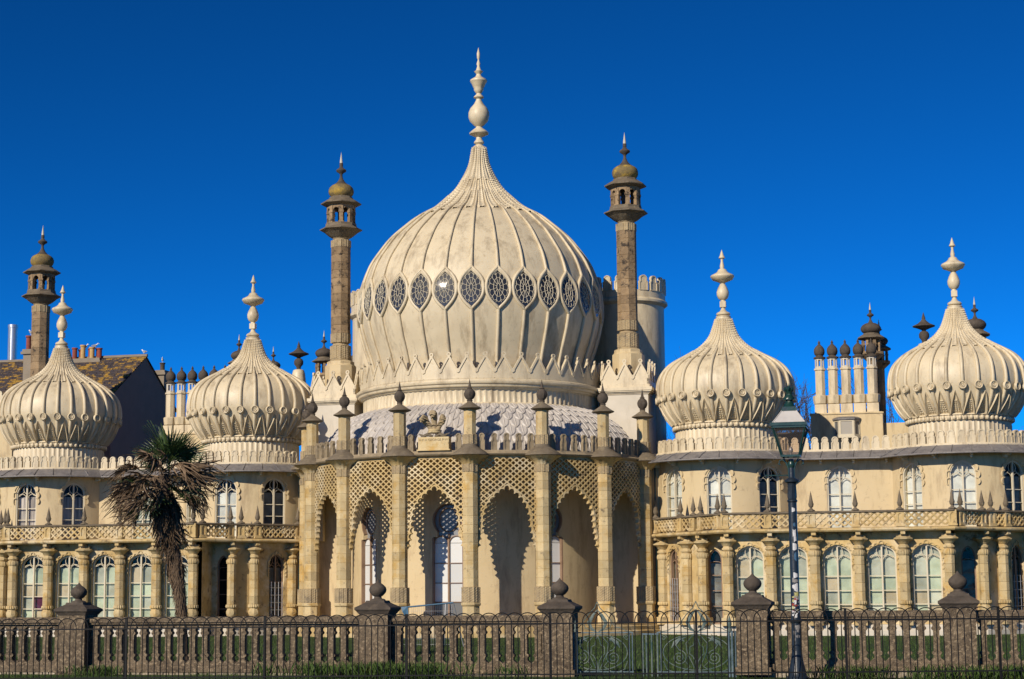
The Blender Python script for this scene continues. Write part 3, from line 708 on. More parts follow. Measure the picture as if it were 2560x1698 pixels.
# pierced screens
def screen_mesh():
    RS = 8.62; W = RS*DA-.62; hw = W/2
    zz = [3.9, 4.3, 4.7, 5.0, 5.4, 5.75, 6.05, 6.3, 6.5, 6.62]; xx = [1.22, 1.16, 1.06, 1.00, .98, .88, .70, .46, .20, 0.0]
    P = np.array([(x, z) for x, z in zip(xx, zz)]); s = np.concatenate([[0], np.cumsum(np.linalg.norm(np.diff(P, axis=0), axis=1))])
    n = 12; C = np.array([[np.interp(t, s, P[:, 0]), np.interp(t, s, P[:, 1])] for t in np.linspace(0.05, s[-1], n)])
    def opening(u, v, g=0.0):
        o = np.interp(v, zz, xx, left=1.22, right=-1)-np.abs(u)+.0+g
        o = np.where(v > 6.62, -1.0, o)
        for cx, cz in C:
            o = np.maximum(o, (.125+g)-np.hypot(np.abs(u)-cx+.02, v-cz))
        return o
    lat = lattice_f(.302, .245, .047, .046)
    def solid(u, v):
        rim = np.minimum(opening(u, v, .085), 9)      # inside the plain rim
        hole = lat(u, v-8.02)
        edge = np.minimum.reduce([hw-.07-np.abs(u), 8.0-v])
        h = np.where((rim > 0) | (edge < 0), .03, hole)
        tip = np.where(v < 4.25, (v-3.95)*.9-(np.abs(u)-1.0)*.0, 1)
        return np.minimum.reduce([h, -opening(u, v), tip])
    V, F = plate(solid, -hw, hw, 3.9, 8.12, .02, 0, .12, bend(RS), run=3); m = MB().add(V, F)
    st = strips_f(.302, .245, .026)
    def strips(u, v): return np.minimum.reduce([st(u, v-8.02), -opening(u, v, .07), 8.02-v, v-4.2])
    V, F = plate(strips, -hw, hw, 3.9, 8.12, .027, -.045, .0, bend(RS), run=3); m.add(V, F)
    def rim(u, v): return np.minimum(opening(u, v, .07), -opening(u, v, .015))
    V, F = plate(lambda u, v: np.minimum(rim(u, v), v-4.0), -hw, hw, 3.9, 8.12, .027, -.05, .0, bend(RS), run=3); m.add(V, F)
    return m.mesh('pierced_screen', M_honey)
scr = screen_mesh()
for k in range(-3, 4): part('pierced_screen', scr, RZ(k*DA))
# arcade cornice and parapet
am = 3.6*DA
part('arcade_cornice', MB().lathe([(8.42,8.08),(8.74,8.10),(8.82,8.14),(8.86,8.2),(8.80,8.24),(8.72,8.30),(8.70,8.36),(8.40,8.36)], 90, cap=False, a0=-am, a1=am).mesh('arcade_cornice', M_mer, 30))
mers = merlon_mesh(.27, .80, .13, M_mer, 'merlon')
for k in range(-3, 4):
    n = 5
    for j in range(n):
        if k == 0 and 1 <= j <= 3: continue
        a = k*DA+(j-(n-1)/2)*.058*1.12
        part('merlon', mers, RZ(a) @ T(0, -8.66, 8.34))
# crest: three feathers over a coronet on a lettered block
cr = part('crest', MB().box(-.72, .72, -.2, .25, 8.36, 8.98).box(-.78, .78, -.24, .25, 8.36, 8.42).mesh('crest', M_bath), T(0, -8.58, 0))
m = MB(); m.lathe([(.27,9.16),(.30,9.20),(.27,9.24),(.29,9.30),(.27,9.34)], 20); m.tube([(.28*math.sin(a), -.28*math.cos(a), 9.2) for a in np.linspace(0, 2*PI, 20, endpoint=False)], .035, 5, True); put('coronet', m.mesh('coronet', M_bath, 40), cr)
for sx in (-1, 0, 1):
    m = MB(); base = Vector((sx*.14, -.02, 9.3)); V = []
    top = 10.12 if sx == 0 else 9.88; out = sx*.34
    path = [(base.x, 0, 9.3), (base.x+out*.35, -.02, 9.55), (base.x+out*.65, -.05, top-.22), (base.x+out*.85, -.12, top-.06), (base.x+out*1.0, -.24, top-.02), (base.x+out*1.1, -.34, top-.12), (base.x+out*1.1, -.34, top-.24)]
    m.tube(path, [.10, .13, .15, .17, .17, .15, .10], 10, flat=.6)
    for t in range(1, 6):
        p = path[min(t, 6)]; m.tube([(p[0]-.15, p[1]-.08, p[2]-.05), (p[0], p[1]-.13, p[2]), (p[0]+.15, p[1]-.08, p[2]-.05)], .022, 4)
    put('feather', m.mesh('feather', M_carved, 50), cr)
m = MB()
for sx in (-1, 1): m.tube([(sx*.05, -.1, 9.02), (sx*.3, -.14, 9.1), (sx*.5, -.12, 9.02), (sx*.68, -.12, 9.12)], [.05, .08, .08, .03], 6)
put('ribbon', m.mesh('ribbon', M_cap, 50), cr)
tc = bpy.data.curves.new('inscription', 'FONT'); tc.body = 'H·R·H GEORGE P·W'; tc.size = .155; tc.extrude = .008; tc.align_x = 'CENTER'
to = bpy.data.objects.new('tmp', tc); col.objects.link(to); dg = bpy.context.evaluated_depsgraph_get(); tm = bpy.data.meshes.new_from_object(to.evaluated_get(dg)); bpy.data.objects.remove(to)
tm.materials.clear(); tm.materials.append(M_carved); put('inscription', tm, cr, T(0, -.205, 8.80) @ RX(PI/2))

# lead roof with leaf-shaped scales
RP = crom([(5.88,10.78),(6.5,10.45),(7.15,9.95),(7.65,9.35),(7.95,8.85),(8.05,8.30)], 6)
ZR = np.array([z for r, z in RP][::-1]); RR = np.array([r for r, z in RP][::-1])
part('saloon_roof', MB().lathe([(r-.05, z-.03) for r, z in RP][::-1], 90, cap=False).mesh('saloon_roof', M_lead, 60))
sR = np.concatenate([[0], np.cumsum([math.hypot(RP[i+1][0]-RP[i][0], RP[i+1][1]-RP[i][1]) for i in range(len(RP)-1)])])
rp_r = np.array([p[0] for p in RP]); rp_z = np.array([p[1] for p in RP])
NS = 88; rows = 7; Ls = sR[-1]
for row in range(rows):
    s0 = -.15+row*(Ls/rows)*.98; s1 = s0+Ls/rows*1.75
    V = []; F = []; dth = 2*PI/NS
    prof = [(.0,.62),(.15,.84),(.32,.97),(.48,1.0),(.62,.95),(.74,.82),(.84,.62),(.92,.38),(.97,.18),(1.0,.0)]; nt = len(prof)
    for t, wd in prof:
        ss_ = min(max(s0+(s1-s0)*t, 0), Ls); r = np.interp(ss_, sR, rp_r); z = np.interp(ss_, sR, rp_z)
        lift = .012+.075*t
        for q in (-1, -.62, -.1, 0, .1, .62, 1):
            a = q*wd*dth*.56; e = lift+{1: -.05, .62: .004, .1: -.006, 0: .028}[abs(q)]*(1 if t > .02 else 0)
            rr = r+e*.8; V.append((rr*math.sin(a), -rr*math.cos(a), z+e*.6))
    for i in range(nt-1):
        for q in range(6): F.append((i*7+q, (i+1)*7+q, (i+1)*7+q+1, i*7+q+1))
    me = MB().add(V, F).mesh('roof_scale', M_lead, 28)
    for k in range(-23, 24):
        a = (k+(.5 if row % 2 else 0))*dth
        if abs(a) < R(86): part('roof_scale', me, RZ(a))

# ------------------------------------------------------------------ drum, zigzag crest and the great dome
NF = 132
def flutes(a, z): return 1-.012*abs(math.sin(NF*a/2)) if 10.86 < z < 11.44 else 1.0
m = MB(); n = NF*6
m.lathe([(5.92,10.70),(5.95,10.76),(5.90,10.82)], 120, cap=False)
m.lathe([(5.88,10.82),(5.88,10.861),(5.88,11.43),(5.88,11.47)], n, mod=flutes, cap=False)
part('fluted_drum', m.mesh('fluted_drum', M_dome, 40))
part('drum_cornice', MB().lathe([(5.85,11.45),(5.95,11.47),(5.98,11.53),(6.10,11.56),(6.13,11.62),(6.13,11.66),(6.22,11.70),(6.25,11.76),(6.25,11.80),(6.14,11.83),(6.14,11.88),(6.08,11.92),(6.02,11.95),(5.5,11.96)], 144, cap=False).mesh('drum_cornice', M_dome, 30))
NT = 44
def tooth_mesh(w, mapf, z0=11.95, zn=12.36, zt=13.10):
    def body(u, v):
        top = zt-(zt-zn)*np.abs(u)/(w/2); return np.minimum(top-v, w/2-np.abs(u))*.8
    V, F = plate(body, -w/2, w/2, z0, zt, .03, 0, .09, mapf, run=4); m = MB().add(V, F)
    def edge(u, v):
        d = (zt-(zt-zn)*np.abs(u)/(w/2)-v); k = 1/math.sqrt(1+((zt-zn)/(w/2))**2); band = np.minimum(d*k, .085-d*k)
        ring = np.minimum(.105-np.hypot(u, v-zt), np.hypot(u, v-zt)-.045)
        low = .10-np.hypot(np.abs(u)-w/2, v-zn+.03)
        b = np.where(np.hypot(u, v-zt) < .105, ring, np.maximum(band, ring)); return np.maximum(b, low)
    V, F = plate(edge, -w/2, w/2, z0, zt+.11, .021, -.045, .03, mapf, run=2); m.add(V, F)
    return m.mesh('crest_tooth', M_dome)
RT = 6.03; wt = 2*PI*RT/NT; tm_ = tooth_mesh(wt, bend(RT))
for k in range(NT): part('crest_tooth', tm_, RZ(2*PI*k/NT))

DP = crom([(5.35,12.9),(5.55,13.56),(5.73,14.07),(5.95,14.83),(6.07,15.5),(6.09,16.01),(6.03,16.68),(5.87,17.36),(5.58,18.13),(5.14,18.81),(4.54,19.58),(3.83,20.22),(3.24,20.69),(2.45,21.13),(2.03,21.46),(1.57,21.89),(1.16,22.32),(.84,22.84),(.66,23.18),(.48,23.62),(.39,24.05),(.33,24.40),(.28,24.58)], 4)
dpz = np.array([p[1] for p in DP]); dpr = np.array([p[0] for p in DP])
def dr(z): return float(np.interp(z, dpz, dpr))
dome = part('great_dome', MB().lathe([(5.2,12.2)]+DP, 120).mesh('great_dome', M_dome, 60))
def dpt(a, z, off=0.0):
    r = dr(z); dz = .05; sl = (dr(z+dz)-dr(z-dz))/(2*dz); k = 1/math.sqrt(1+sl*sl); rr = r+off*k; return (rr*math.sin(a), -rr*math.cos(a), z-off*sl*k)
ND = 30
zl, zh = 15.22, 17.28; AW = 2*PI/ND/2*.94
def almond(sc, n=44, zc=None):
    zc = zc or (zl+zh)/2; out = []
    for i in range(n):
        t = i/n; s_ = 1 if t < .5 else -1; q = (t*2) % 1
        if s_ < 0: q = 1-q
        e = 1-abs(2*q-1); x = (1-(1-e)**2.5)*(e/(e+(.10 if sc > .9 else .03)))*1.1
        out.append((s_*AW*sc*min(x, 1.0), zc+(zh-zl)/2*(2*q-1)*(sc if sc < .9 else 1)))
    return out
lowrib = MB().tube([dpt(0, z, .05) for z in np.linspace(12.3, zl, 16)], .08, 8, up=None).mesh('rib', M_dome, 60)
uprib = MB().tube([dpt(0, z, .05) for z in np.linspace(zh, 21.9, 34)], [.075-.025*i/33 for i in range(34)], 8).mesh('rib', M_dome, 60)
sur = MB(); sur.tube([dpt(a, z, .055) for a, z in almond(.97)], .078, 8, True); sur.tube([dpt(a, z, .05) for a, z in almond(.86)], .045, 7, True); sur.tube([dpt(a, z, .03) for a, z in almond(.81)], .035, 6, True)
sur = sur.mesh('window_surround', M_dome, 60)
gl = MB(); al = almond(.86, 36); V = [dpt(0, (zl+zh)/2, .06)]; F = []
for rr_ in (.5, 1.0):
    V += [dpt(a*rr_, (zl+zh)/2+(z-(zl+zh)/2)*rr_, .06-.055*(z-(zl+zh)/2)*rr_) for a, z in al]     # panes lean back a little
for i in range(36): j = (i+1) % 36; F.append((0, 1+i, 1+j)); F.append((1+i, 37+i, 37+j, 1+j))
gl = MB().add(V, F).mesh('dome_window', G_dome, 80)
mu = MB(); zc = (zl+zh)/2
for sc in (.46, .16): mu.tube([dpt(AW*.62*sc/.46*.62*math.cos(t), zc+.46*sc/.46*math.sin(t), .075-.055*.46*sc/.46*math.sin(t)) for t in np.linspace(0, 2*PI, 22, endpoint=False)], .014, 4, True)
for i in range(12):
    t = 2*PI*(i+.5)/12; mu.tube([dpt(AW*.134*math.cos(t), zc+.16*math.sin(t), .075-.055*.16*math.sin(t)), dpt(AW*.80*math.cos(t), zc+.74*math.sin(t), .075-.055*.74*math.sin(t))], .012, 4)
    t0, t1 = 2*PI*(i-.5)/12, 2*PI*(i+.5)/12
    mu.tube([dpt(AW*k*math.cos(tt), zc+k*.92*math.sin(tt), .075-.055*k*.92*math.sin(tt)) for tt, k in ((t0, .66), (t0*.75+t1*.25, .74), ((t0+t1)/2, .77), (t0*.25+t1*.75, .74), (t1, .66))], .012, 4)
mu = mu.mesh('leadwork', M_timber)
for k in range(ND):
    M = RZ(2*PI*(k-.133)/ND)
    put('rib', lowrib, dome, M); put('rib', uprib, dome, M); put('window_surround', sur, dome, M); put('dome_window', gl, dome, M); put('leadwork', mu, dome, M)
def feather_mesh(fpt, z0, z1, hw0, hw1, nseg=26, dep=.05):
    """carved leaf strip: herringbone leaflets, scalloped lower end"""
    V = []; F = []; Z = np.linspace(z0, z1, nseg*3+1)
    for i, z in enumerate(Z):
        t = i/(len(Z)-1); w = hw0+(hw1-hw0)*t; ph_ = (i % 3)/3
        end = min(1, (i+1)/4)
        for q in (-1, -.55, 0, .55, 1):
            b = dep*(.9-.75*ph_)*(1 if abs(q) == .55 else .35)+ (0 if q else .0)
            if abs(q) == 1: b = -.02
            V.append(fpt(q*w*end**.5, z-(abs(q)*.03), b+.015))
    for i in range(len(Z)-1):
        for q in range(4): F.append((i*5+q, i*5+q+1, (i+1)*5+q+1, (i+1)*5+q))
    return MB().add(V, F).mesh('carved_leaf', M_dome)
lf = feather_mesh(dpt, 20.72, 22.75, PI/ND*.80, PI/ND*.84, 16, .085)
lu = feather_mesh(lambda a, z, o: dpt(a, z, o+.02), 22.62, 24.5, PI/15*.84, PI/15*.80, 16, .06)
for k in range(ND): put('carved_leaf', lf, dome, RZ(2*PI*(k+.367)/ND))
for k in range(15): put('carved_leaf', lu, dome, RZ(2*PI*(k+.5)/15))
cf = [(29.8,0),(29.45,.088),(29.22,.077),(29.16,.044),(29.11,.044),(28.91,.105),(28.8,.066),(28.76,.077),(28.57,.137),(28.51,.231),(28.46,.192),(28.37,.11),(28.34,.121),(28.23,.165),(28.06,.429),(27.98,.44),(27.86,.357),(27.69,.286),(27.64,.247),(27.52,.242),(27.38,.154),(27.35,.11),(27.3,.137),(27.18,.247),(27.13,.263),(27.05,.137),(27.02,.132),(26.79,.247),(26.56,.439),(26.54,.45),(26.34,.532),(26.11,.537),(25.89,.466),(25.66,.246),(25.6,.148),(25.55,.164),(25.38,.383),(25.27,.504),(25.21,.482),(25.07,.192),(25.05,.148),(24.93,.153),(24.82,.246),(24.74,.263),(24.65,.164),(24.6,.219),(24.52,.30),(24.3,.34)]
put('finial', MB().lathe([(r, z) for z, r in reversed(cf)], 28, mod=lambda a, z: 1+(.025*math.cos(18*a) if 26.6 < z < 27.0 or 27.4 < z < 27.7 else 0)).mesh('finial', M_dome, 40), dome)

# ------------------------------------------------------------------ small domes
SP = crom([(2.36,9.90),(2.70,10.24),(2.97,10.63),(3.13,11.03),(3.235,11.42),(3.215,11.82),(3.14,12.14),(2.98,12.45),(2.67,12.77),(2.32,13.01),(1.89,13.25),(1.50,13.49),(1.07,13.8),(.72,14.2),(.54,14.6),(.41,15.0),(.35,15.2)], 4)
spz = np.array([p[1] for p in SP]); spr = np.array([p[0] for p in SP])
def sr(z): return float(np.interp(z, spz, spr))
def spt(a, z, off=0.0):
    r = sr(z); dz = .04; sl = (sr(z+dz)-sr(z-dz))/(2*dz); k = 1/math.sqrt(1+sl*sl); rr = r+off*k; return (rr*math.sin(a), -rr*math.cos(a), z-off*sl*k)
N2 = 28; h2 = PI/N2
sd_shell = MB().lathe([(2.3,9.6)]+SP, 112).mesh('small_dome', M_dome, 60)
sd_rib = MB().tube([spt(0, z, .045) for z in np.linspace(9.95, 13.5, 40)], [.085]*30+[.085-.005*i for i in range(10)], 8).mesh('rib', M_dome, 60)
def rosette():
    m = MB(); m.lathe([(.20,0),(.20,.09),(.175,.13),(.15,.12),(.13,.05),(.105,.045),(.085,.10),(.06,.085),(.045,.05),(.03,.09),(0,.1)], 20)
    me = m.mesh('rosette', M_dome, 35); return me
ros = rosette()
def spear():
    m = MB()
    for sx in (-1, 1):
        n = 8; V = []; F = []
        for i in range(n+1):
            t = i/n; z = 10.02+(10.93-10.02)*t; ac = sx*h2*(.93-.93*t**.9); w = h2*(.30-.22*t)
            V += [spt(ac-sx*w*.2+w*.9, z, -.01), spt(ac, z, .20-.10*t), spt(ac-w*.9, z, -.01)]
        for i in range(n): F += [(3*i, 3*i+1, 3*i+4, 3*i+3), (3*i+1, 3*i+2, 3*i+5, 3*i+4)]
        m.add(V, F)
    for z in np.linspace(10.08, 10.5, 6):     # carved foliage in the hollow
        wd = h2*.45*(1-(z-10.05)/.7)
        for a in np.linspace(-wd, wd, 3): p = spt(a, z, .02); m.lathe([(.035,-.02),(.03,.02),(0,.035)], 5, T(*p) @ RX(PI/2))
    return m.mesh('spear_leaf', M_dome)
sps = spear()
sdf_leaf = feather_mesh(spt, 13.06, 15.1, h2*.80, h2*.86, 22, .06)
beads = MB()
for k in range(60):
    a = 2*PI*k/60; beads.lathe([(.02,-.12),(.085,-.08),(.10,0),(.08,.07),(.02,.10)], 7, T(2.50*math.sin(a), -2.50*math.cos(a), 9.76))
beads = beads.mesh('bead_course', M_dome, 60)
ringm = MB().lathe([(2.42,9.64),(2.47,9.66),(2.47,9.86),(2.54,9.88),(2.52,9.93),(2.40,9.97)], 90, cap=False).mesh('base_ring', M_dome, 30)
gad = MB().lathe([(2.44,8.4),(2.44,9.5),(2.40,9.66)], 60*6, mod=lambda a, z: 1-.02*abs(math.cos(30*a)), cap=False).mesh('gadrooned_drum', M_dome, 30)
sf = [(15.2,.372),(15.24,.36),(15.26,.237),(15.31,.332),(15.36,.345),(15.42,.30),(15.48,.18),(15.56,.125),(15.64,.095),(15.68,.12),(15.98,.12),(16.02,.12),(16.04,.111),(16.12,.222),(16.28,.293),(16.44,.301),(16.64,.222),(16.81,.143),(16.86,.111),(16.91,.143),(16.97,.278),(17.05,.476),(17.13,.53),(17.18,.575),(17.22,.579),(17.27,.55),(17.38,.33),(17.46,.24),(17.55,.198),(17.61,.095),(17.73,.111),(17.97,.056),(18.07,.064),(18.13,.159),(18.26,.095),(18.42,.05),(18.55,0)]
sfin = MB().lathe([(r, z) for z, r in sf], 28, mod=lambda a, z: 1+(.05*math.cos(14*a) if 16.9 < z < 17.1 or 16.5 < z < 16.7 else 0)); sfin.box(-.145,.145,-.145,.145,15.69,15.97); sfin = sfin.mesh('finial', M_dome, 40)
def small_dome(x, y=0, sc=1.0, z0=0, ph0=0):
    B = T(x, y, z0) @ SC(sc, sc, 1)
    d = part('small_dome', sd_shell, B)
    for k in range(N2):
        a = 2*PI*k/N2+ph0
        put('rib', sd_rib, d, RZ(a)); put('carved_leaf', sdf_leaf, d, RZ(a+h2)); put('spear_leaf', sps, d, RZ(a+h2))
        put('rosette', ros, d, RZ(a) @ T(0, -sr(11.15)-.075, 11.15) @ RX(PI/2))
    put('bead_course', beads, d); put('base_ring', ringm, d); put('gadrooned_drum', gad, d); put('finial', sfin, d)
for s in (1, -1):
    small_dome(s*AX1, 0, 1.0, 0, R(7.3 if s > 0 else 11)); small_dome(s*AX2, 0, .965, 0, R(3 if s > 0 else 25))

# ------------------------------------------------------------------ minarets on square plinths
def minaret_parts():
    r_ = {}
    r_['shaft_stone'] = MB().lathe([(.485,0),(.5,.012),(.5,.398),(.485,.41)], 8, phase=ph).mesh('shaft_stone', M_min, 30)
    m = carved_band(MB(), .535, 13.93, 14.60, 26); m.lathe([(.50,13.83),(.53,13.86),(.53,13.93)], 8, phase=ph); m.lathe([(.53,14.60),(.42,14.66),(.40,14.72),(.47,14.77)], 24); carved_band(m, .50, 14.77, 15.25, 24)
    r_['shaft_base'] = m.mesh('shaft_base', M_carved)
    m = carved_band(MB(), .50, 19.76, 20.13, 24); m.lathe([(.40,20.13),(.39,20.18),(.45,20.25)], 24)
    r_['shaft_head'] = m.mesh('shaft_head', M_carved)
    m = MB(); m.lathe([(.42,20.22),(.60,20.33),(.80,20.50),(.98,20.60)], 8, phase=ph); m.lathe([(.5,20.28),(.62,20.36),(.82,20.53)], 48, mod=gear(24, .025), cap=False); m.lathe([(.98,20.60),(1.10,20.66),(1.10,20.71),(.86,20.82),(.80,20.9),(.80,21.0)], 8, phase=ph)
    r_['gallery'] = m.mesh('gallery', M_cap, 30)
    pm = MB(); pm.box(-.10,.10,-.74,-.56,20.98,21.86); pm.box(-.13,.13,-.76,-.55,21.50,21.62); pm.box(-.13,.13,-.76,-.55,20.98,21.06)
    r_['lantern_pier'] = pm.mesh('lantern_pier', M_min)
    V, F = extrude_poly([(-.285,21.55),(-.285,21.94),(.285,21.94),(.285,21.55),(.16,21.55)]+[(.16*math.cos(t), 21.62+.17*math.sin(t)) for t in np.linspace(0, PI, 10)]+[(-.16,21.55)], [], -.69, -.58)
    r_['lantern_arch'] = MB().add(V, F).mesh('lantern_arch', M_min)
    r_['lantern_core'] = MB().lathe([(.17,20.98),(.17,21.95)], 8, phase=ph).mesh('lantern_core', M_dark)
    m = MB(); m.lathe([(.70,21.93),(.90,21.97),(1.05,22.03),(1.06,22.08),(.78,22.26),(.62,22.34),(.62,22.40),(.56,22.44)], 8, phase=ph)
    r_['lantern_roof'] = m.mesh('lantern_roof', M_cap, 30)
    r_['cupola'] = MB().lathe([(.50,22.43),(.60,22.53),(.65,22.66),(.65,22.78),(.60,22.92),(.50,23.02),(.40,23.08)], 32, mod=gear(16, .012)).mesh('cupola', M_lich, 40)
    r_['cupola_finial'] = MB().lathe([(.42,23.06),(.28,23.16),(.17,23.28),(.10,23.42),(.07,23.52),(.07,23.64),(.12,23.71),(.25,23.79),(.27,23.85),(.23,23.91),(.14,23.96),(.08,24.06),(.095,24.1),(.09,24.24)], 16).mesh('cupola_finial', M_dark, 40)
    r_['spike'] = MB().lathe([(.07,24.24),(.08,24.3),(0,24.85)], 10).mesh('spike', M_white, 40)
    r_['pedestal'] = MB().lathe([(.80,12.0),(.80,13.55),(.74,13.6),(.70,13.66),(.70,13.78),(.58,13.84)], 8, phase=ph).mesh('pedestal', M_wall, 30)
    return r_
MP = minaret_parts()
def minaret(M, ped=True, label=None):
    mt = part('minaret', MP['shaft_base'], M, None, label)
    for j in range(11): put('shaft_stone', MP['shaft_stone'], mt, T(0, 0, 15.25+.4105*j))
    for n in ('shaft_head','gallery','lantern_core','lantern_roof','cupola','cupola_finial','spike'): put(n, MP[n], mt)
    for k in range(8): put('lantern_pier', MP['lantern_pier'], mt, RZ(k*PI/4+PI/8)); put('lantern_arch', MP['lantern_arch'], mt, RZ(k*PI/4))
    if ped: put('pedestal', MP['pedestal'], mt)
    return mt
PX, PY, PHW = 7.47, .20, 1.17
tf = tooth_mesh(2*PHW/3, None)
for s in (1, -1):
    B = T(s*PX, PY, 0)
    minaret(B @ RZ(R(-4)))
    part('plinth_tower', MB().box(-1.12,1.12,-1.12,1.12,8.3,11.50).mesh('plinth_tower', M_white), B)
    m = MB()
    for k, (z0, z1) in zip((1.16,1.22,1.30,1.34,1.22), ((11.48,11.54),(11.54,11.60),(11.60,11.66),(11.66,11.82),(11.82,11.95))): m.box(-k,k,-k,k,z0,z1)
    part('plinth_cornice', m.mesh('plinth_cornice', M_dome), B)
    part('plinth_deck', MB().box(-1.1,1.1,-1.1,1.1,11.94,12.05).mesh('plinth_deck', M_roofd), B)
    for f_ in range(4):
        for j in range(3): part('crest_tooth', tf, B @ RZ(f_*PI/2) @ T((j-1)*2*PHW/3, -PHW, 0))
minaret(T(-27.05, 5, -1.78), False)
part('minaret_pier', MB().lathe([(.55,8),(.55,12.3)], 8, phase=ph).mesh('minaret_pier', M_min), T(-27.05, 5, 0))

# round towers behind the dome
mert = merlon_mesh(.50, .80, .2, M_dome)
for s in (1, -1):
    B = T(s*6.50, 5.5, 0)
    t = part('round_tower', MB().lathe([(1.98,8.3),(1.98,16.70),(2.05,16.74),(2.17,16.84),(2.17,16.95),(2.06,17.06),(2.06,17.42),(1.9,17.42),(1.9,17.1),(0,17.1)], 64, cap=False).mesh('round_tower', M_dome, 30), B)
    for k in range(20): put('merlon', mert, t, RZ(2*PI*k/20) @ T(0, -2.06, 17.40))

# chimneys, turrets and spirelets behind the parapets
chm = {}
chm['chimney_shaft'] = MB().lathe([(.25,11.90),(.25,13.22),(.30,13.25),(.30,13.32),(.25,13.36)], 8, phase=ph).mesh('chimney_shaft', M_dome, 30)
m = MB(); m.lathe([(.24,11.5),(.33,11.54),(.36,11.75),(.37,11.92),(.30,11.97),(.27,11.92)], 32, mod=gear(8, .05)); m.box(-.29,.29,-.29,.29,11.0,11.5)
chm['chimney_base'] = m.mesh('chimney_base', M_dome, 30)
m = MB()
for k in range(8): m.box(-.04,.04,-.235,-.19,13.35,13.86,RZ(k*PI/4+PI/8))
m.lathe([(.24,13.34),(.24,13.44)], 8, phase=ph); m.lathe([(.24,13.76),(.24,13.86)], 8, phase=ph)
chm['lantern'] = m.mesh('lantern', M_white)
chm['onion'] = MB().lathe([(.30,13.84),(.31,13.90),(.20,13.95),(.18,14.0),(.25,14.06),(.275,14.2),(.26,14.34),(.18,14.46),(.08,14.55),(.05,14.62),(.07,14.66),(0,14.80)], 20, mod=gear(10, .02)).mesh('onion', M_dark, 40)
for s, n, dz in ((1, 5, 0.0), (-1, 6, 0.0)):
    x0, x1 = (15.95, 19.48) if s > 0 else (-19.48, -15.3)
    part('chimney_wall', MB().box(x0, x1, 4.4, 5.6, 8.3, 10.80+dz).box(x0-.05, x1+.05, 4.35, 5.65, 10.72+dz, 10.78+dz).mesh('chimney_wall', M_wall))
    for k in range(n):
        c = part('chimney', chm['chimney_base'], T(s*(19.01-.6425*k), 5.0, dz-.22))
        for q in ('chimney_shaft','lantern','onion'): put(q, chm[q], c)
# low attic block with a canted window on the right
part('attic_block', MB().box(19.49, 21.0, 4.8, 9, 8.3, 10.25).mesh('attic_block', M_wall))
m = MB(); pts = [(-.62,0),(-.36,-.42),(.36,-.42),(.62,0)]
ow = part('canted_window', sweep(pts, [(-.06,9.62),(.05,9.62),(.05,9.72),(-.06,9.72)]).mesh('canted_window', M_timber), T(17.72, 4.4, -.12))
put('window_head', sweep(pts, [(-.06,10.52),(.10,10.52),(.10,10.60),(-.06,10.68)]).mesh('window_head', M_eave), ow)
for i in range(3):
    Ms, L = seg(pts[i], pts[i+1]); V, F = extrude_poly([(-L/2,9.72),(L/2,9.72),(L/2,10.52),(-L/2,10.52)], [[(-L/2+.08,9.8),(-L/2+.08,10.44),(L/2-.08,10.44),(L/2-.08,9.8)]], -.03, .04)
    put('window_frame', MB().add(V, F).mesh('window_frame', M_timber), ow, Ms)
    put('pane', MB().box(-L/2+.06, L/2-.06, .0, .01, 9.78, 10.46).mesh('pane', G_cream if i == 1 else G_grey), ow, Ms)
rb = part('rear_block', MB().box(-34, -27.75, 3.4, 9.5, 8.3, 12.75).mesh('rear_block', M_wall))
for k in range(12): put('merlon', MER, rb, T(-33.6+.5*k, 3.4, 12.72))
for s in (1, -1): part('drainpipe', MB().tube([(s*8.95,-1.72,.4),(s*8.95,-1.62,7.9)], .045, 8).lathe([(.05,7.8),(.12,7.9),(.12,8.0)], 8, T(s*8.95,-1.62,0)).mesh('drainpipe', M_lampg, 50))
def turret(x, y, ztip, sc):
    B = T(x, y, ztip-24.85*sc) @ SC(sc, sc, sc)
    t = part('turret', MP['lantern_roof'], B)
    for n in ('cupola_finial','spike','lantern_core'): put(n, MP[n], t)
    put('cupola', cached('dk_cup', lambda: MB().lathe([(.50,22.43),(.66,22.55),(.75,22.72),(.75,22.86),(.64,23.04),(.45,23.16),(.36,23.2)], 32, mod=gear(16, .015)).mesh('cupola', M_dark, 40)), t)
    for k in range(8): put('lantern_pier', MP['lantern_pier'], t, RZ(k*PI/4+PI/8))
    put('turret_body', cached('tbody', lambda: MB().lathe([(.62,8),(.62,14.0),(.40,14.4),(.40,20.3),(.95,20.8),(.95,20.98),(.3,20.99)], 8, phase=ph).mesh('turret_body', M_min)), t)
for x, y, z, sc in ((-17.0,10,17.03,.62),(-14.88,10,16.23,.55),(-11.8,10,17.04,.66),(-9.92,10,16.38,.55),(18.86,10,17.21,.70),(24.22,10,17.26,.74),(19.25,11,16.45,.6)): turret(x, y, z, sc)
def spirelet(x, y, z):
    B = T(x, y, z-16.47)
    t = part('spirelet', MB().lathe([(1.7,11.6),(1.3,12.1),(.85,12.7),(.55,13.4),(.42,14.0),(.36,14.55),(.30,14.75),(.2,14.8)], 40, mod=gear(20, .03)).mesh('spirelet', M_dome, 60), B)
    put('finial', MB().lathe([(.2,14.78),(.12,14.85),(.14,14.95),(.26,15.1),(.27,15.28),(.2,15.4),(.1,15.46),(.12,15.5),(.35,15.6),(.58,15.68),(.58,15.72),(.32,15.84),(.16,15.98),(.09,16.08),(.1,16.14),(0,16.47)], 24).mesh('finial', M_dark, 40), t)
spirelet(-13.33, 10, 16.47); spirelet(21.6, 10, 16.55)
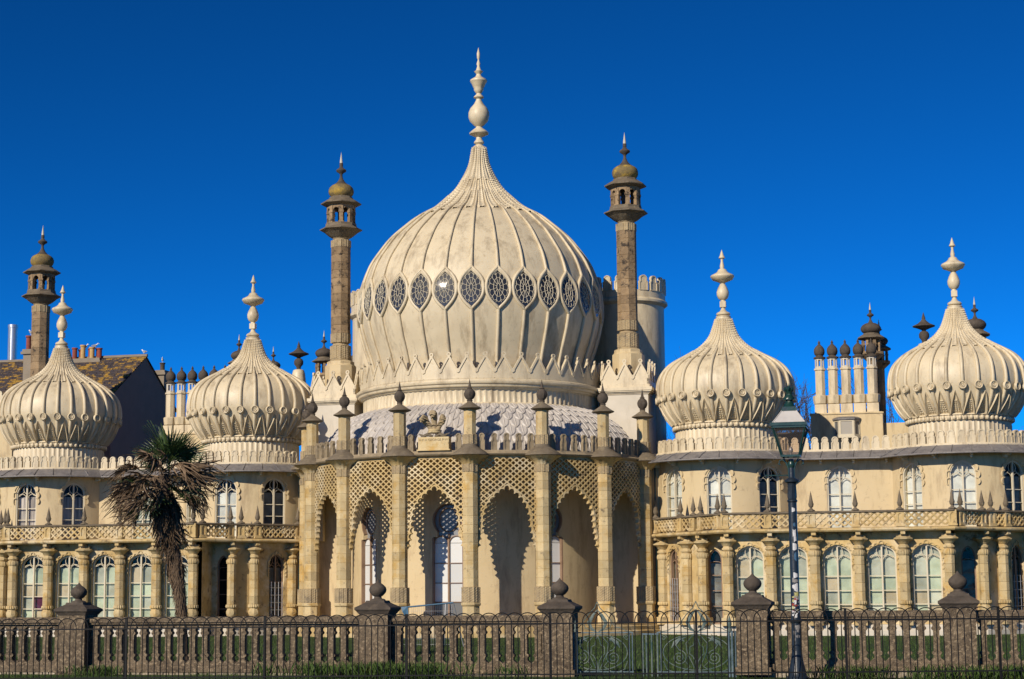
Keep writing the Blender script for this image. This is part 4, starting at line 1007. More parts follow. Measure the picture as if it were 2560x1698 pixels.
part('rear_roof', MB().add([(9,4.5,8.3),(15.4,4.5,8.3),(15.4,8,10.2),(9,8,10.2),(9,12,8.3),(15.4,12,8.3)], [(0,1,2,3),(3,2,5,4),(0,3,4),(1,5,2)]).mesh('rear_roof', M_roofd))

# ------------------------------------------------------------------ old house behind on the left
hs_ = thing('house', 'grey gabled house with lichened slate roof behind the left domes', 'house', T(-25.0, 10, 0))
m = MB(); V = [(-24,0,0),(0,0,0),(0,9.2,0),(-24,9.2,0),(-24,0,13.75),(0,0,13.75),(0,4.6,16.55),(0,9.2,13.75),(-24,9.2,13.75),(-24,4.6,16.55)]
put('wall', m.add(V, [(0,1,5,4),(1,2,7,6,5),(2,3,8,7),(3,0,4,9,8)]).mesh('wall', M_render), hs_)
sl_ = []
def slope(y0, z0, y1, z1, x0, x1, nm):
    m = MB(); V = []; F = []; rows = 22
    for i in range(rows):
        t0, t1 = i/rows, (i+1.18)/rows; a = (y0+(y1-y0)*t0, z0+(z1-z0)*t0); b = (y0+(y1-y0)*t1, z0+(z1-z0)*t1); up_ = .05
        x = x0+(.25 if i % 2 else 0)
        while x < x1:
            w = .44+random.uniform(-.03, .03); e = random.uniform(0, .02); xe = min(x+w, x1)
            k = len(V); V += [(x, a[0], a[1]+up_+e+.03), (xe, a[0], a[1]+up_+e+.03), (xe, b[0], b[1]+.02), (x, b[0], b[1]+.02), (x, a[0], a[1]+e), (xe, a[0], a[1]+e)]
            F += [(k, k+1, k+2, k+3), (k+4, k+5, k+1, k)]; x += w+.02
    return MB().add(V, F).mesh(nm, M_slate)
r1 = put('roof', MB().add([(-24.2,-.25,13.62),(.1,-.25,13.62),(.1,4.6,16.58),(-24.2,4.6,16.58),(.1,9.45,13.62),(-24.2,9.45,13.62)], [(0,1,2,3),(3,2,4,5)]).mesh('roof', M_slate), hs_)
st = stuff('slates', slope(-.25, 13.62, 4.6, 16.58, -24.2, .1, 'slates'), r1)
put('ridge', MB().tube([(-24.2,4.6,16.66),(.12,4.6,16.66)], .10, 6).mesh('ridge', M_house), r1)
def stack(x, y, w, d, z0, z1, pots, mat=M_house):
    m = MB(); m.box(x-w/2, x+w/2, y-d/2, y+d/2, z0, z1-.3); m.box(x-w/2-.12, x+w/2+.12, y-d/2-.12, y+d/2+.12, z1-.3, z1-.15); m.box(x-w/2-.05, x+w/2+.05, y-d/2-.05, y+d/2+.05, z1-.15, z1)
    c = put('chimney_stack', m.mesh('chimney_stack', mat), hs_)
    for px_, py_, h, mt in pots: put('chimney_pot', MB().lathe([(.15,0),(.15,h*.85),(.19,h*.88),(.19,h),(.11,h),(.11,h*.7)], 14, T(px_, py_, z1)).mesh('chimney_pot', mt, 40), c)
stack(-5.6, .9, .9, .9, 12, 16.75, [(-5.85,.7,.85,M_pot),(-5.5,.9,.8,M_pot)])
stack(-3.9, 4.6, 1.9, .7, 15.8, 16.6, [(-4.68,4.4,.7,M_pot),(-4.40,4.7,.62,M_pot),(-4.12,4.4,.85,M_poty),(-3.75,4.7,.66,M_pot),(-3.5,4.4,.70,M_poty),(-3.22,4.7,.66,M_pot),(-3.0,4.4,.62,M_pot)])
stack(-.45, 8.2, .55, .9, 12, 16.15, [(-.45,8.1,.5,M_dark)])
thing('flue', 'tall shiny steel flue pipe rising behind the house roof', 'flue', T(-34.85, 16, 0), me=MB().lathe([(.30,10),(.30,19.0),(.32,19.0),(.32,19.2),(.25,19.2)], 20).tube([(-.05,-.33,10),(-.05,-.33,19.1)], .03, 5).mesh('flue', M_steel, 40))

def gull_mesh():
    m = MB(); n = 9; prof = [(-.27,.0,.012),(-.18,.01,.045),(-.08,.01,.085),(.02,.02,.10),(.10,.05,.085),(.15,.11,.05),(.18,.16,.055),(.22,.18,.045),(.26,.175,.012)]
    V = []; F = []
    for x, z, r in prof:
        for k in range(10): a = 2*PI*k/10; V.append((x, r*.85*math.cos(a), z+r*math.sin(a)))
    for i in range(len(prof)-1):
        for k in range(10): l = (k+1) % 10; F.append((i*10+k, (i+1)*10+k, (i+1)*10+l, i*10+l))
    m.add(V, F); m.tube([(.25,0,.175),(.33,0,.16)], [.016,.004], 5)
    for sy in (-.03, .03): m.tube([(.02,sy,-.06),(.02,sy,-.20),(.06,sy,-.21)], .008, 4)
    me = m.mesh('gull', M_gull, 70); me.materials.append(M_gullg)
    w = MB()
    for sy in (-1, 1):
        w.add([(.08,sy*.085,.09),(-.05,sy*.09,.10),(-.30,sy*.03,.03),(-.12,sy*.095,-.01),(.06,sy*.095,.0)], [(0,1,2,3,4) if sy > 0 else (4,3,2,1,0)])
    return me, w.mesh('wings', M_gullg, 60)
GM, GW = gull_mesh()
for (x, y, z), a, lab in (((-30.75,10.75,17.84),2.6,'white gull perched on the red chimney pot beside the leftmost minaret'),((-29.05,14.6,17.40),-.3,'small gull crouched between the chimney pots on the house ridge'),((-28.35,14.5,17.42),.4,'gull standing on the buff chimney pots on the house ridge'),((-25.1,14.6,16.92),2.8,'white gull standing at the gable end of the slate roof'),((-25.45,18.1,16.86),-1.2,'gull perched on the small stack right of the gable')):
    g = thing('gull', lab, 'gull', T(x, y, z-.03) @ RZ(a) @ SC(.82,.82,.82), 'gulls on the roofs'); put('body', GM, g); put('wings', GW, g)

# bare trees behind
def bare_tree(x, y, h, spread, lab, seed):
    rd = random.Random(seed); t = thing('bare_tree', lab, 'tree', T(x, y, 0), 'bare winter trees behind the palace')
    put('trunk', MB().tube([(0,0,0),(.1,0,h*.2),(0,.1,h*.42)], [.35,.28,.2], 8).mesh('trunk', M_bark, 60), t)
    m = MB()
    def grow(p, d, L, r, lev):
        n = 4; pts = [p]; q = Vector(p); dd = Vector(d)
        for i in range(n):
            dd = (dd+Vector((rd.gauss(0,.16), rd.gauss(0,.16), rd.gauss(.05,.12)))).normalized(); q = q+dd*L/n; pts.append(tuple(q))
            if lev > 0 and i > 0:
                for _ in range(2 if lev > 1 else 3):
                    e = (dd+Vector((rd.gauss(0,.6), rd.gauss(0,.6), rd.gauss(.15,.4)))).normalized(); grow(tuple(q), e, L*rd.uniform(.45,.7), r*.5, lev-1)
        m.tube(pts, [r*(1-.6*i/n) for i in range(n+1)], 3 if lev < 2 else 5)
    for i in range(5):
        a = i*1.26+rd.random(); grow((0,.1,h*.42), (math.cos(a)*spread, math.sin(a)*spread, 1.0), h*.36, .12, 3)
    put('crown', m.mesh('crown', M_bark), t)
bare_tree(15.6, 34, 15.5, .9, 'bare twiggy tree showing between the lantern and the right chimneys', 3)
bare_tree(8.8, 36, 16.0, .6, 'bare tree peeping out left of the inner right dome', 5)
bare_tree(30.6, 34, 12.6, .8, 'bare tree at the far right edge behind the outer dome', 9)

# ------------------------------------------------------------------ stone balustrade in front of the lawn
YB = -46.06
def hwz(z): return np.interp(z, [.28,.32,.37,.43,.455,.485,.52,.95,.985,1.015,1.05,1.10,1.145,1.18], [-.02,.03,.084,.084,.052,.052,.09,.09,.052,.052,.082,.082,.03,-.02])
def baluster_mesh(p):
    V, F = plate(lambda u, v: (p/2-np.abs(u))*(-1)*0+np.where((v > .28) & (v < 1.18), (p/2-np.abs(u))-hwz(v), .1), -p/2+.0005, p/2-.0005, .22, 1.22, .012, -.085, .085, None, run=3)
    return MB().add(V, F).mesh('baluster', M_balus)
def pier_meshes():
    a = MB(); a.box(-.35,.35,-.35,.35,0,1.45); a.box(-.40,.40,-.40,.40,0,.16)
    c = MB(); V = []; F = []
    lv = [(.36,1.44),(.38,1.47),(.40,1.50),(.44,1.54),(.44,1.59),(.24,1.70),(.22,1.75),(.0,1.75)]
    for r, z in lv[:-1]: V += [(-r,-r,z),(r,-r,z),(r,r,z),(-r,r,z)]
    for i in range(len(lv)-2):
        for k in range(4): l = (k+1) % 4; F.append((i*4+k, i*4+l, i*4+4+l, i*4+4+k))
    F.append(tuple((len(lv)-2)*4+k for k in range(4))); c.add(V, F)
    f = MB().lathe([(.19,1.745),(.17,1.78),(.095,1.80),(.085,1.84),(.13,1.87),(.19,1.94),(.205,2.0),(.19,2.06),(.13,2.12),(.06,2.17),(.025,2.21),(0,2.25)], 28, mod=gear(14, .012))
    return a.mesh('pier', M_balus), c.mesh('pier_cap', M_dark), f.mesh('ball_finial', M_dark, 50)
PB, PC, PF = pier_meshes()
def balustrade(xs, z0, lab, ends):
    b = thing('stone_balustrade', lab, 'balustrade', T(xs[0], YB, z0), 'stone balustrade along the lawn')
    for i, x in enumerate(xs):
        if ends[i]:
            p = put('pier', PB, b, T(x-xs[0], 0, 0)); put('pier_cap', PC, p); put('ball_finial', PF, p)
    for i in range(len(xs)-1):
        x0, x1 = xs[i]-xs[0]+.34, xs[i+1]-xs[0]-.34; n = max(1, int(round((x1-x0)/.324))); p = (x1-x0)/n
        me = cached(('bal', round(p, 4)), lambda: baluster_mesh(p))
        for k in range(n): put('baluster', me, b, T(x0+(k+.5)*p, 0, 0))
        m = MB(); m.box(x0,x1,-.16,.16,1.215,1.26); m.box(x0,x1,-.20,.20,1.26,1.36); m.box(x0,x1,-.17,.17,1.36,1.39); put('coping', m.mesh('coping', M_balus), b)
        m = MB(); m.box(x0,x1,-.18,.18,.15,.225); m.box(x0,x1,-.22,.22,.07,.15); put('base_rail', m.mesh('base_rail', M_balus), b)
        k = x0
        while k < x1:
            w = random.uniform(.14, .26); m = MB(); w = min(w, x1-k)
            if w < .05: break
            V = [(sx*(w/2-.008)*random.uniform(.86,1), sy*.20*random.uniform(.93,1.04), z+random.uniform(-.01,.008)) for z in (-.12, .066) for sx, sy in ((-1,-1),(1,-1),(1,1),(-1,1))]
            m.add(V, [(0,3,2,1),(4,5,6,7),(0,1,5,4),(1,2,6,5),(2,3,7,6),(3,0,4,7)]); put('stone', m.mesh('stone', M_rub), b, T(k+w/2, 0, 0)); k += w
M_rub = surf('rubble', (.34,.29,.22), (.2,.16,.11), 6, .9, .6, 30, stain=(.5,.45,.36), sscale=14, sthr=(.55,.65), rand=.35)
balustrade([-5.8, 1.44, 9.17, 13.56], -.01, 'weathered brown stone balustrade left of the gate with ball-topped piers', [1, 1, 1, 1])
balustrade([17.98, 22.44, 27.5], .06, 'weathered brown stone balustrade right of the gate with ball-topped piers', [1, 1, 1])

# ------------------------------------------------------------------ scrolled gates
def spiral(cx, cz, r, turns, a0, sx=1, r1=.02):
    n = int(26*turns); return [(cx+sx*(r+(r1-r)*i/n)*math.cos(a0+2*PI*turns*i/n), 0, cz+(r+(r1-r)*i/n)*math.sin(a0+2*PI*turns*i/n)) for i in range(n+1)]
def gate(cx, wd, lab, mat):
    h = wd/2; g = thing('garden_gate', lab, 'gate', T(cx, YB-.05, .04), 'pair of scrolled gates')
    m = MB()
    for x in (-h, -h+.07, h-.07, h): m.tube([(x,0,0),(x,0,.93)], .013, 6)
    m.box(-h-.02, h+.02, -.02, .02, .93, .955); m.box(-h-.02, h+.02, -.02, .02, .05, .075)
    put('gate_frame', m.mesh('gate_frame', M_gateb), g)
    q = h-.12
    sc = MB(); sc.tube([(q*math.cos(t), 0, .50+.40*math.sin(t)) for t in np.linspace(0, 2*PI, 40, endpoint=False)], .012, 5, True)
    put('oval', sc.mesh('oval', mat, 60), g)
    for sx in (-1, 1):
        vo = MB(); vo.tube(spiral(sx*q*.52, .38, .17, 2.2, PI*.5, sx), .011, 5); vo.tube([(sx*q*.52, 0, .55), (sx*q*.62, 0, .66), (sx*q*.5, 0, .78), (sx*q*.3, 0, .84)], [.011,.022,.03,.006], 6)
        vo.tube(spiral(sx*(q-.02), .83, .07, 1.5, 0, -sx, .012), .009, 5); vo.tube([(sx*q*.35,0,.30),(sx*q*.2,0,.18),(sx*q*.55,0,.02),(sx*q*.9,0,.12),(sx*q,0,.3)], .011, 5)
        put('volute', vo.mesh('volute', mat, 60), g)
        lf_ = MB(); lf_.tube([(sx*q*.75,0,.60),(sx*q*.66,0,.72),(sx*q*.45,0,.80),(sx*q*.36,0,.74)], [.008,.035,.045,.006], 6, flat=.35); put('scroll_leaf', lf_.mesh('scroll_leaf', mat, 60), g)
        tl = MB(); tl.tube([(0,0,.08),(sx*.03,0,.30),(sx*.10,0,.42),(sx*.16,0,.46),(sx*.15,0,.62),(sx*.07,0,.66),(sx*.04,0,.78),(0,0,.86)], .011, 5); tl.tube([(sx*.01,0,.05),(sx*.22,0,.50),(sx*.24,0,.70),(sx*.10,0,.86),(0,0,.90)], .010, 5); put('tulip', tl.mesh('tulip', mat, 60), g)
        on = MB(); on.tube([(sx*.02,0,.96),(sx*.28,0,1.04),(sx*.34,0,1.18),(sx*.22,0,1.34),(sx*.06,0,1.50),(0,0,1.64)], .011, 5); on.tube([(sx*.03,0,.96),(sx*.14,0,1.04),(sx*.20,0,1.16),(sx*.10,0,1.34),(0,0,1.46)], [.01,.03,.05,.03,.006], 6, flat=.35)
        on.tube([(sx*.34,0,1.16),(sx*.44,0,1.06),(sx*.56,0,1.04),(sx*.66,0,.98),(sx*(h-.02),0,.955)], .010, 5); put('crest_scroll', on.mesh('crest_scroll', mat, 60), g)
    return g
gate(14.44, 1.60, 'left leaf of the scrolled garden gate with flaking pale green paint', M_gate)
gate(16.70, 1.76, 'right leaf of the scrolled garden gate beside the bundled blue posts', M_gate)
gp = thing('gate_post', 'cluster of slim blue-grey iron gate posts against the right gate pier', 'post', T(17.55, YB-.25, 0))
for dx in (-.10, -.03, .04): put('rod', MB().tube([(dx,0,0),(dx,0,1.02)], .028, 7).mesh('rod', M_gateb, 60), gp)
put('flame_finial', MB().lathe([(.05,1.0),(.06,1.05),(.02,1.08),(.05,1.16),(.045,1.22),(.0,1.38)], 10, T(-.08,0,0)).mesh('flame_finial', M_gate, 50), gp)
gq = thing('gate_post', 'slim blue-grey iron gate post against the left gate pier', 'post', T(13.97, YB-.25, 0))
for dx in (-.05, .02): put('rod', MB().tube([(dx,0,0),(dx,0,1.0)], .022, 7).mesh('rod', M_gateb, 60), gq)
put('flame_finial', MB().lathe([(.04,1.0),(.05,1.05),(.02,1.08),(.04,1.14),(.0,1.3)], 10).mesh('flame_finial', M_gate, 50), gq)

gc = thing('gate_post', 'rusty pale iron meeting posts between the two gate leaves', 'post', T(15.56, YB-.05, 0))
for dx in (-.08, .0, .12, .25): put('rod', MB().tube([(dx,0,0),(dx,0,.95)], .02, 7).mesh('rod', M_gate, 60), gc)
put('cross_bar', MB().box(-.1,.28,-.025,.025,.93,.965).mesh('cross_bar', M_gateb), gc)

# ------------------------------------------------------------------ bow-topped iron fence
fy = lambda x: -50.5+.1104*(x-6.63)
fz = lambda x: 1.19+.0070*(x-6.63)
FX0 = -1.5; ux, uy = 1/math.hypot(1, .1104), .1104/math.hypot(1, .1104); SP_ = .1365
fence = thing('iron_fence', 'black bow-topped iron railing standing in front of the stone balustrade', 'fence', T(FX0, fy(FX0), 0) @ RZ(math.atan(.1104)))
barm = MB().tube([(0,0,-.05),(0,0,1.0)], .0108, 6).mesh('bar', M_iron, 60)
NB = 208
hm = MB(); w3 = 3*SP_; hm.tube([(0,0,0),(0,0,.03)]+[(w3/2-w3/2*math.cos(t), .0, .03+w3/2*math.sin(t)) for t in np.linspace(0, PI, 15)[1:-1]]+[(w3,0,.03),(w3,0,0)], .0108, 6); hm = hm.mesh('hoop', M_iron, 60)
L_ = NB*SP_
for i in range(NB):
    x = i*SP_; put('bar', barm, fence, T(x, 0, 0) @ SC(1, 1, fz(FX0+x*ux)))
for i in range(NB//2-1):
    x = 2*i*SP_; put('hoop', hm, fence, T(x, .004*(i % 2), fz(FX0+x*ux)) @ RY(-.0070))
for h_ in (0, -1.05):
    put('rail', MB().add([(x, y, fz(FX0+x*ux)+h_+z) for x in (0, L_) for y, z in ((-.016,-.014),(.016,-.014),(.016,.014),(-.016,.014))], [(0,4,5,1),(1,5,6,2),(2,6,7,3),(3,7,4,0),(0,1,2,3),(7,6,5,4)]).mesh('rail', M_iron), fence)
for px_ in (4.91-3.08, 4.91, 7.98, 11.05, 14.1, 17.13, 20.16, 23.2): 
    d = (px_-FX0)/ux; put('post', MB().box(-.026,.026,-.026,.026,-.05,fz(px_)+.24).mesh('post', M_iron), fence, T(d, .03, 0))

# ------------------------------------------------------------------ lamp post
lp = thing('lamp_post', 'dark green street lamp with glazed lantern and sticker-covered post', 'street lamp', T(19.05, -47.7, 0))
put('lamp_base', MB().lathe([(.24,0),(.24,.06),(.20,.10),(.18,.2),(.13,.42),(.115,.55),(.105,.62)], 12).mesh('lamp_base', M_lampb, 40), lp)
shf = put('shaft', MB().lathe([(.105,.6),(.098,1.2),(.125,1.23),(.13,1.27),(.10,1.31),(.095,1.4),(.092,3.78),(.11,3.8),(.11,3.83),(.085,3.85)], 12).mesh('shaft', M_lampb, 40), lp)
put('collar', MB().lathe([(.085,3.83),(.095,3.9),(.085,4.15),(.10,4.2),(.15,4.22),(.155,4.26),(.10,4.29),(.06,4.32),(.05,4.72)], 24, mod=lambda a, z: 1+(.08*math.cos(8*a) if 3.86 < z < 4.19 else 0)).mesh('collar', M_lampb, 40), lp)
m = MB()
for sx in (-1, 1):
    m.tube([(sx*.055,0,4.33),(sx*.06,0,4.5),(sx*.10,0,4.64),(sx*.19,0,4.71),(sx*.25,0,4.68),(sx*.26,0,4.61),(sx*.22,0,4.60)], .016, 6)
    m.tube([(sx*.055,0,4.5),(sx*.17,0,4.78)], .014, 6)
m.lathe([(.05,4.52),(.075,4.57),(.075,4.63),(.05,4.68)], 14); put('bracket', m.mesh('bracket', M_lampg, 50), lp)
put('ladder_bar', MB().tube([(-.54,0,4.37),(0,0,4.37)], .013, 6).lathe([(.02,-.02),(.02,.02)], 8, T(-.54,0,4.37)).mesh('ladder_bar', M_lampg, 50), lp)
lan = MB(); B0, B1, z0_, z1_ = .185, .355, 4.78, 5.42
for sx in (-1, 1):
    for sy in (-1, 1): lan.tube([(sx*B0, sy*B0, z0_), (sx*B1, sy*B1, z1_)], .022, 4)
def ring(m, b, z, hh, t): m.box(-b-t,b+t,-b-t,-b+t,z-hh,z+hh); m.box(-b-t,b+t,b-t,b+t,z-hh,z+hh); m.box(-b-t,-b+t,-b+t,b-t,z-hh,z+hh); m.box(b-t,b+t,-b+t,b-t,z-hh,z+hh)
ring(lan, B0, z0_, .022, .02); ring(lan, B1-.012, z1_-.02, .025, .022); ring(lan, B1+.012, z1_+.035, .035, .02)
lan = put('lantern', lan.mesh('lantern', M_lampg), lp)
for k in range(4):
    m = MB(); b0, b1 = B0-.004, B1-.006; m.add([(-b0,-b0,z0_+.02),(b0,-b0,z0_+.02),(b1,-b1,z1_-.03),(-b1,-b1,z1_-.03),(-b0,-b0+.006,z0_+.02),(b0,-b0+.006,z0_+.02),(b1,-b1+.006,z1_-.03),(-b1,-b1+.006,z1_-.03)], [(0,1,2,3),(7,6,5,4),(0,4,5,1),(2,6,7,3)]); put('lantern_pane', m.mesh('lantern_pane', M_lglass), lan, RZ(k*PI/2))
    m = MB(); m.add([(-.345,-.345,5.485),(.345,-.345,5.485),(.15,-.15,5.76),(-.15,-.15,5.76)], [(0,1,2,3)]); m.tube([(-.345,-.345,5.49),(-.15,-.15,5.765)], .012, 4)
    for t in (.08, .92):
        for sx in (-1, 1): r_ = .34-.19*t; m.lathe([(.014,-.01),(.0,.014)], 6, T(sx*(r_-.04), -r_-.002, 5.49+.27*t) @ RX(PI/2))
    put('roof_pane', m.mesh('roof_pane', M_lroof), lan, RZ(k*PI/2))
put('lamp_holder', MB().lathe([(.03,4.80),(.03,4.86),(.05,4.88),(.05,4.93),(.03,4.97),(.0,5.0)], 14).mesh('lamp_holder', M_wire, 50), lan)
vent = MB(); vent.box(-.165,.165,-.165,.165,5.755,5.80); vent.box(-.15,.15,-.15,.15,5.80,5.845)
vent.lathe([(.16,5.84),(.13,5.87),(.09,5.94),(.075,6.01)], 8, phase=ph); vent.lathe([(.13,6.0),(.13,6.04),(.08,6.10),(.07,6.13)], 8, phase=ph)
vent.lathe([(.06,6.12),(.075,6.17),(.04,6.2)], 12)
for k in range(8): a = k*PI/4; vent.tube([(.05*math.sin(a), .05*math.cos(a), 6.18), (.095*math.sin(a), .095*math.cos(a), 6.23), (.09*math.sin(a), .09*math.cos(a), 6.29)], [.016,.02,.008], 5)
vent.lathe([(.05,6.18),(.055,6.24),(.03,6.29),(.012,6.33),(0,6.39)], 12); put('ventilator', vent.mesh('ventilator', M_lampg, 40), lan)
# stickers, posters and scraps on the post
def sticker(z, a, w, h, mat, rr=.0):
    V = []; F = []; n = 5
    for i in range(n+1):
        t = (i/n-.5)*w/.1
        for k in (0, 1): zz = z+(k-.5)*h*(1+.25*math.sin(7*i+z*9)); V.append((.0995*math.sin(a+t), -.0995*math.cos(a+t), zz))
    for i in range(n): F.append((2*i, 2*i+2, 2*i+3, 2*i+1))
    put('sticker', MB().add(V, F).mesh('sticker', mat), shf)
for z, a, w, h, mi in ((3.62,.25,.07,.08,0),(3.30,.35,.05,.07,4),(3.12,.3,.07,.17,0),(3.0,.45,.06,.12,0),(2.83,.32,.09,.13,0),(2.62,.4,.05,.16,4),(2.22,.3,.09,.10,0),(2.12,-.25,.04,.08,3),(2.10,.35,.09,.06,3),(1.98,-.3,.04,.07,0),(1.96,.32,.09,.15,0),(1.80,.4,.09,.14,1)): sticker(z, a, w, h, M_stick[mi])
rs = random.Random(4)
for i in range(26): sticker(rs.uniform(1.36, 1.76), rs.uniform(-.7, .9), rs.uniform(.03,.08), rs.uniform(.03,.08), M_stick[rs.choice((0,3,3,2,2,1))])
for i in range(10): sticker(rs.uniform(.85, 1.16), rs.uniform(-.5, .9), rs.uniform(.04,.09), rs.uniform(.03,.09), M_stick[3])

# ------------------------------------------------------------------ mesh barrier on the lawn
br_ = thing('barrier', 'leaning wire mesh barrier with a blue top rail on the lawn', 'barrier', T(3.9, -23, 0) @ RZ(R(4)))
m = MB(); m.tube([(-1.1,0,1.43),(.85,0,1.60)], .03, 8); put('top_rail', m.mesh('top_rail', M_blue, 60), br_)
for x, d in ((.62,-.25),(.85,.25),(.95,.5)): put('leg', MB().tube([(x*.9,0,1.56),(x+d*.35,d,0)], .022, 7).mesh('leg', M_wire, 60), br_)
m = MB()
for x in np.arange(-1.08, .84, .075): m.tube([(x,0,1.43+(x+1.1)*.087),(x,-.15,.03)], .005, 3)
for z in np.arange(.1, 1.4, .2): m.tube([(-1.1,-.15*(1-z/1.45),z),(.85,-.15*(1-z/1.45),z)], .005, 3)
put('wire_mesh', m.mesh('wire_mesh', M_wire), br_)
put('tape', MB().add([(-1.1,-.03,1.46),(-.85,-.04,1.48),(-.82,-.05,1.2),(-.95,-.03,1.1),(-1.05,-.05,1.28)], [(0,1,2,3,4)]).mesh('tape', M_blue), br_)

# ------------------------------------------------------------------ palm
PXY = (1.67, -40.0)
pt = thing('palm', 'shaggy fan palm with a green top and a skirt of dead brown fronds', 'palm tree', T(PXY[0], PXY[1], 0))
tp = [(0,0,-.05),(-.05,0,.6),(-.09,0,1.12),(-.17,0,1.78),(-.33,0,2.89),(-.53,0,4.01),(-.77,0,5.35)]
tpp = np.array(tp)
def tr_at(z): return np.array([np.interp(z, tpp[:, 2], tpp[:, 0]), 0.0, z])
zz_ = np.linspace(-.05, 5.3, 30)
trk = put('trunk', MB().tube([tuple(tr_at(z)) for z in zz_], [.115+.012*math.sin(i*2.1)+(.02 if z > 1.9 else 0) for i, z in enumerate(zz_)], 12).mesh('trunk', M_trunk, 60), pt)
def fan(L, n, half, droop, pet, seed, curl=.0, wd=.030):
    rd = random.Random(seed); m = MB()
    m.tube([(0,0,0),(pet*.5,0,.04),(pet,0,0)], [.018,.014,.012], 4)
    for i in range(n):
        a = -half+2*half*i/(n-1); l = L*(1-.22*(abs(a)/half)**2)*rd.uniform(.80,1.05); w = wd
        d = Vector((math.cos(a), math.sin(a), 0)); nrm = Vector((-d.y, d.x, 0)); V = []
        dr_ = droop*rd.uniform(.6, 1.5); tw = rd.uniform(-.4, .4)+curl*rd.uniform(-1, 1)
        for t, ww in ((0,.3),(.35,1.0),(.65,.85),(.88,.45),(1.0,.05)):
            p = Vector((pet,0,0))+d*l*t+Vector((0,0,-dr_*l*t*t))+nrm*(curl*.12*math.sin(t*4+i)*l)
            q = nrm*w*ww*math.cos(tw)+Vector((0,0,1))*w*ww*(math.sin(tw)+.35); V += [p-q*1.0, p+Vector((0,0,-.012)), p+nrm*w*ww*math.cos(tw)-Vector((0,0,1))*w*ww*(math.sin(tw)-.35)]
        F = []
        for k in range(4): F += [(3*k, 3*k+1, 3*k+4, 3*k+3), (3*k+1, 3*k+2, 3*k+5, 3*k+4)]
        m.add(V, F)
    return m
gfan = [fan(.80, 20, 1.6, .06, .48, s, wd=.022).mesh('frond', M_palmg) for s in (1, 2, 3)]
dfan = [fan(.60, 17, 1.0, .65, .78, s, 1.0, .021).mesh('dead_frond', M_brown) for s in (11, 12, 13, 14)]
sfan = [fan(.62, 13, .5, .25, .12, s, 1.1, .022).mesh('dead_frond', M_brown) for s in (31, 32, 33, 34)]
rp_ = random.Random(21); top = Vector(tr_at(5.35))
for i in range(20):
    a = i*2.399+rp_.uniform(-.3,.3); e = R(rp_.uniform(15, 70)) if i > 6 else R(rp_.uniform(66, 88))
    put('frond', gfan[i % 3], pt, T(*(top+Vector((.18,0,rp_.uniform(-.05,.3))))) @ RZ(a) @ RY(-e) @ RX(rp_.uniform(-.8,.8)) @ SC(*(rp_.uniform(.72,1.05),)*3))
for a, e, z in ((2.9,.02,-.25),(3.3,.12,-.75),(.15,.1,-.5),(-.4,.2,-.45),(-1.5,.3,-.5),(-1.9,.5,-.7)):
    put('frond', gfan[0], pt, T(*(top+Vector((0,0,z)))) @ RZ(a) @ RY(e) @ RX(rp_.uniform(-.6,.6)) @ SC(1.15,.9,.9), 'yellowing lower palm frond')
for i in range(60):
    a = i*2.399+rp_.uniform(-.6,.6); dz = rp_.uniform(-.85,.12); e = R(rp_.uniform(-30, 26))
    put('dead_frond', dfan[i % 4], pt, T(*(top+Vector((0,0,dz)))) @ RZ(a) @ RY(e) @ RX(rp_.uniform(-1.2,1.2)) @ SC(*(rp_.uniform(.8,1.38),)*3))
for i in range(165):
    t = (i/165); z = 4.95-2.55*t+rp_.uniform(-.12,.12); a = i*2.399+rp_.uniform(-.5,.5); sc = 1.30-.72*t+rp_.uniform(-.2,.2)
    e = R(rp_.uniform(52, 78) if t < .5 else rp_.uniform(70, 88)); b = tr_at(z)
    put('dead_frond', sfan[i % 4], pt, T(b[0], 0, z) @ RZ(a) @ T(.12,0,0) @ RY(e) @ RX(rp_.uniform(-.9,.9)) @ SC(sc, sc*.8, sc*.8))
m = MB()
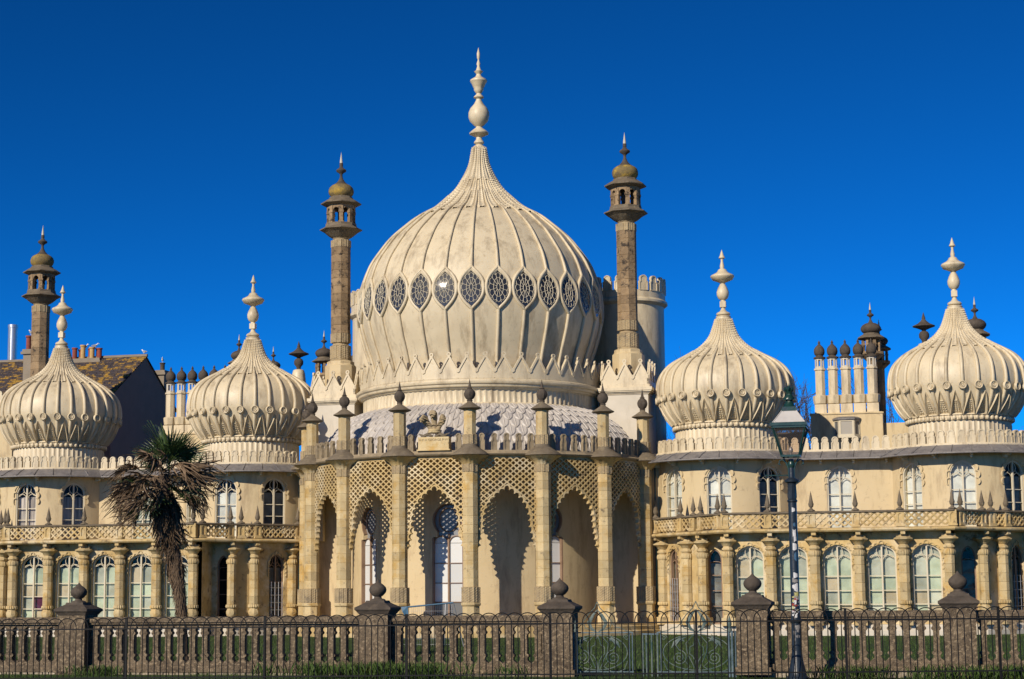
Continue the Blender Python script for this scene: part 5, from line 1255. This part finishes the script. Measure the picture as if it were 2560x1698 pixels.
for i in range(2200):
    z = rp_.uniform(1.15, 2.9); a = rp_.uniform(0, 2*PI); b = tr_at(z); r0 = .115+(.02 if z > 1.9 else 0); l = rp_.uniform(.12, .34); o = rp_.uniform(.02,.11)
    p = Vector((b[0]+r0*math.cos(a), r0*math.sin(a), z)); q = p+Vector((math.cos(a)*o, math.sin(a)*o, -l)); w = Vector((-math.sin(a), math.cos(a), 0))*.012
    m.add([p-w, p+w, q+w*.3, q-w*.3], [(0,1,2,3)])
stuff('trunk_fibre', m.mesh('trunk_fibre', M_brown), pt)

# ------------------------------------------------------------------ rough grass at the foot of the fence
V = []; F = []; rg = random.Random(5); clumps = [(rg.uniform(-3, 27), rg.uniform(-49.9, -46.6), rg.uniform(.05, .2)) for _ in range(150)]
clumps += [(9.6+rg.gauss(0,1.3), rg.uniform(-47.9,-46.7), .55) for _ in range(60)]+[(23.6+rg.gauss(0,.9), rg.uniform(-47.9,-46.7), .5) for _ in range(40)]+[(20.3+rg.gauss(0,.5), -46.9, .45) for _ in range(14)]+[(2.4+rg.gauss(0,.4), -46.8, .4) for _ in range(10)]
for cx, cy, hh in clumps:
    for _ in range(34):
        x = cx+rg.gauss(0,.16); y = min(cy+rg.gauss(0,.12), -46.4); h = hh*rg.uniform(.25,.75); a = rg.uniform(0, 2*PI); lx, ly = math.cos(a)*h*.45, math.sin(a)*h*.45; w = .006
        k = len(V); V += [(x-w*math.sin(a), y+w*math.cos(a), 0), (x+w*math.sin(a), y-w*math.cos(a), 0), (x+lx*.4, y+ly*.4, h*.6), (x+lx, y+ly, h)]; F += [(k, k+1, k+2), (k+1, k+3, k+2)]
go = stuff('rough_grass', MB().add(V, F).mesh('rough_grass', M_blade)); go['label'] = 'rough green grass at the foot of the stone balustrade'; go['category'] = 'grass'
V = []; F = []
for _ in range(42000):
    y = -45.6+42*rg.random()**1.6; x = rg.uniform(-28, 34) if y > -25 else rg.uniform(-8, 30)
    h = rg.uniform(.03,.09); a = rg.uniform(0, 2*PI); w = .012; lx, ly = math.cos(a)*h*.5, math.sin(a)*h*.5
    k = len(V); V += [(x-w*math.sin(a), y+w*math.cos(a), 0), (x+w*math.sin(a), y-w*math.cos(a), 0), (x+lx, y+ly, h+.03)]; F.append((k, k+1, k+2))
go = stuff('lawn_blades', MB().add(V, F).mesh('lawn_blades', M_blade)); go['label'] = 'short mown grass of the lawn before the palace'; go['category'] = 'grass'
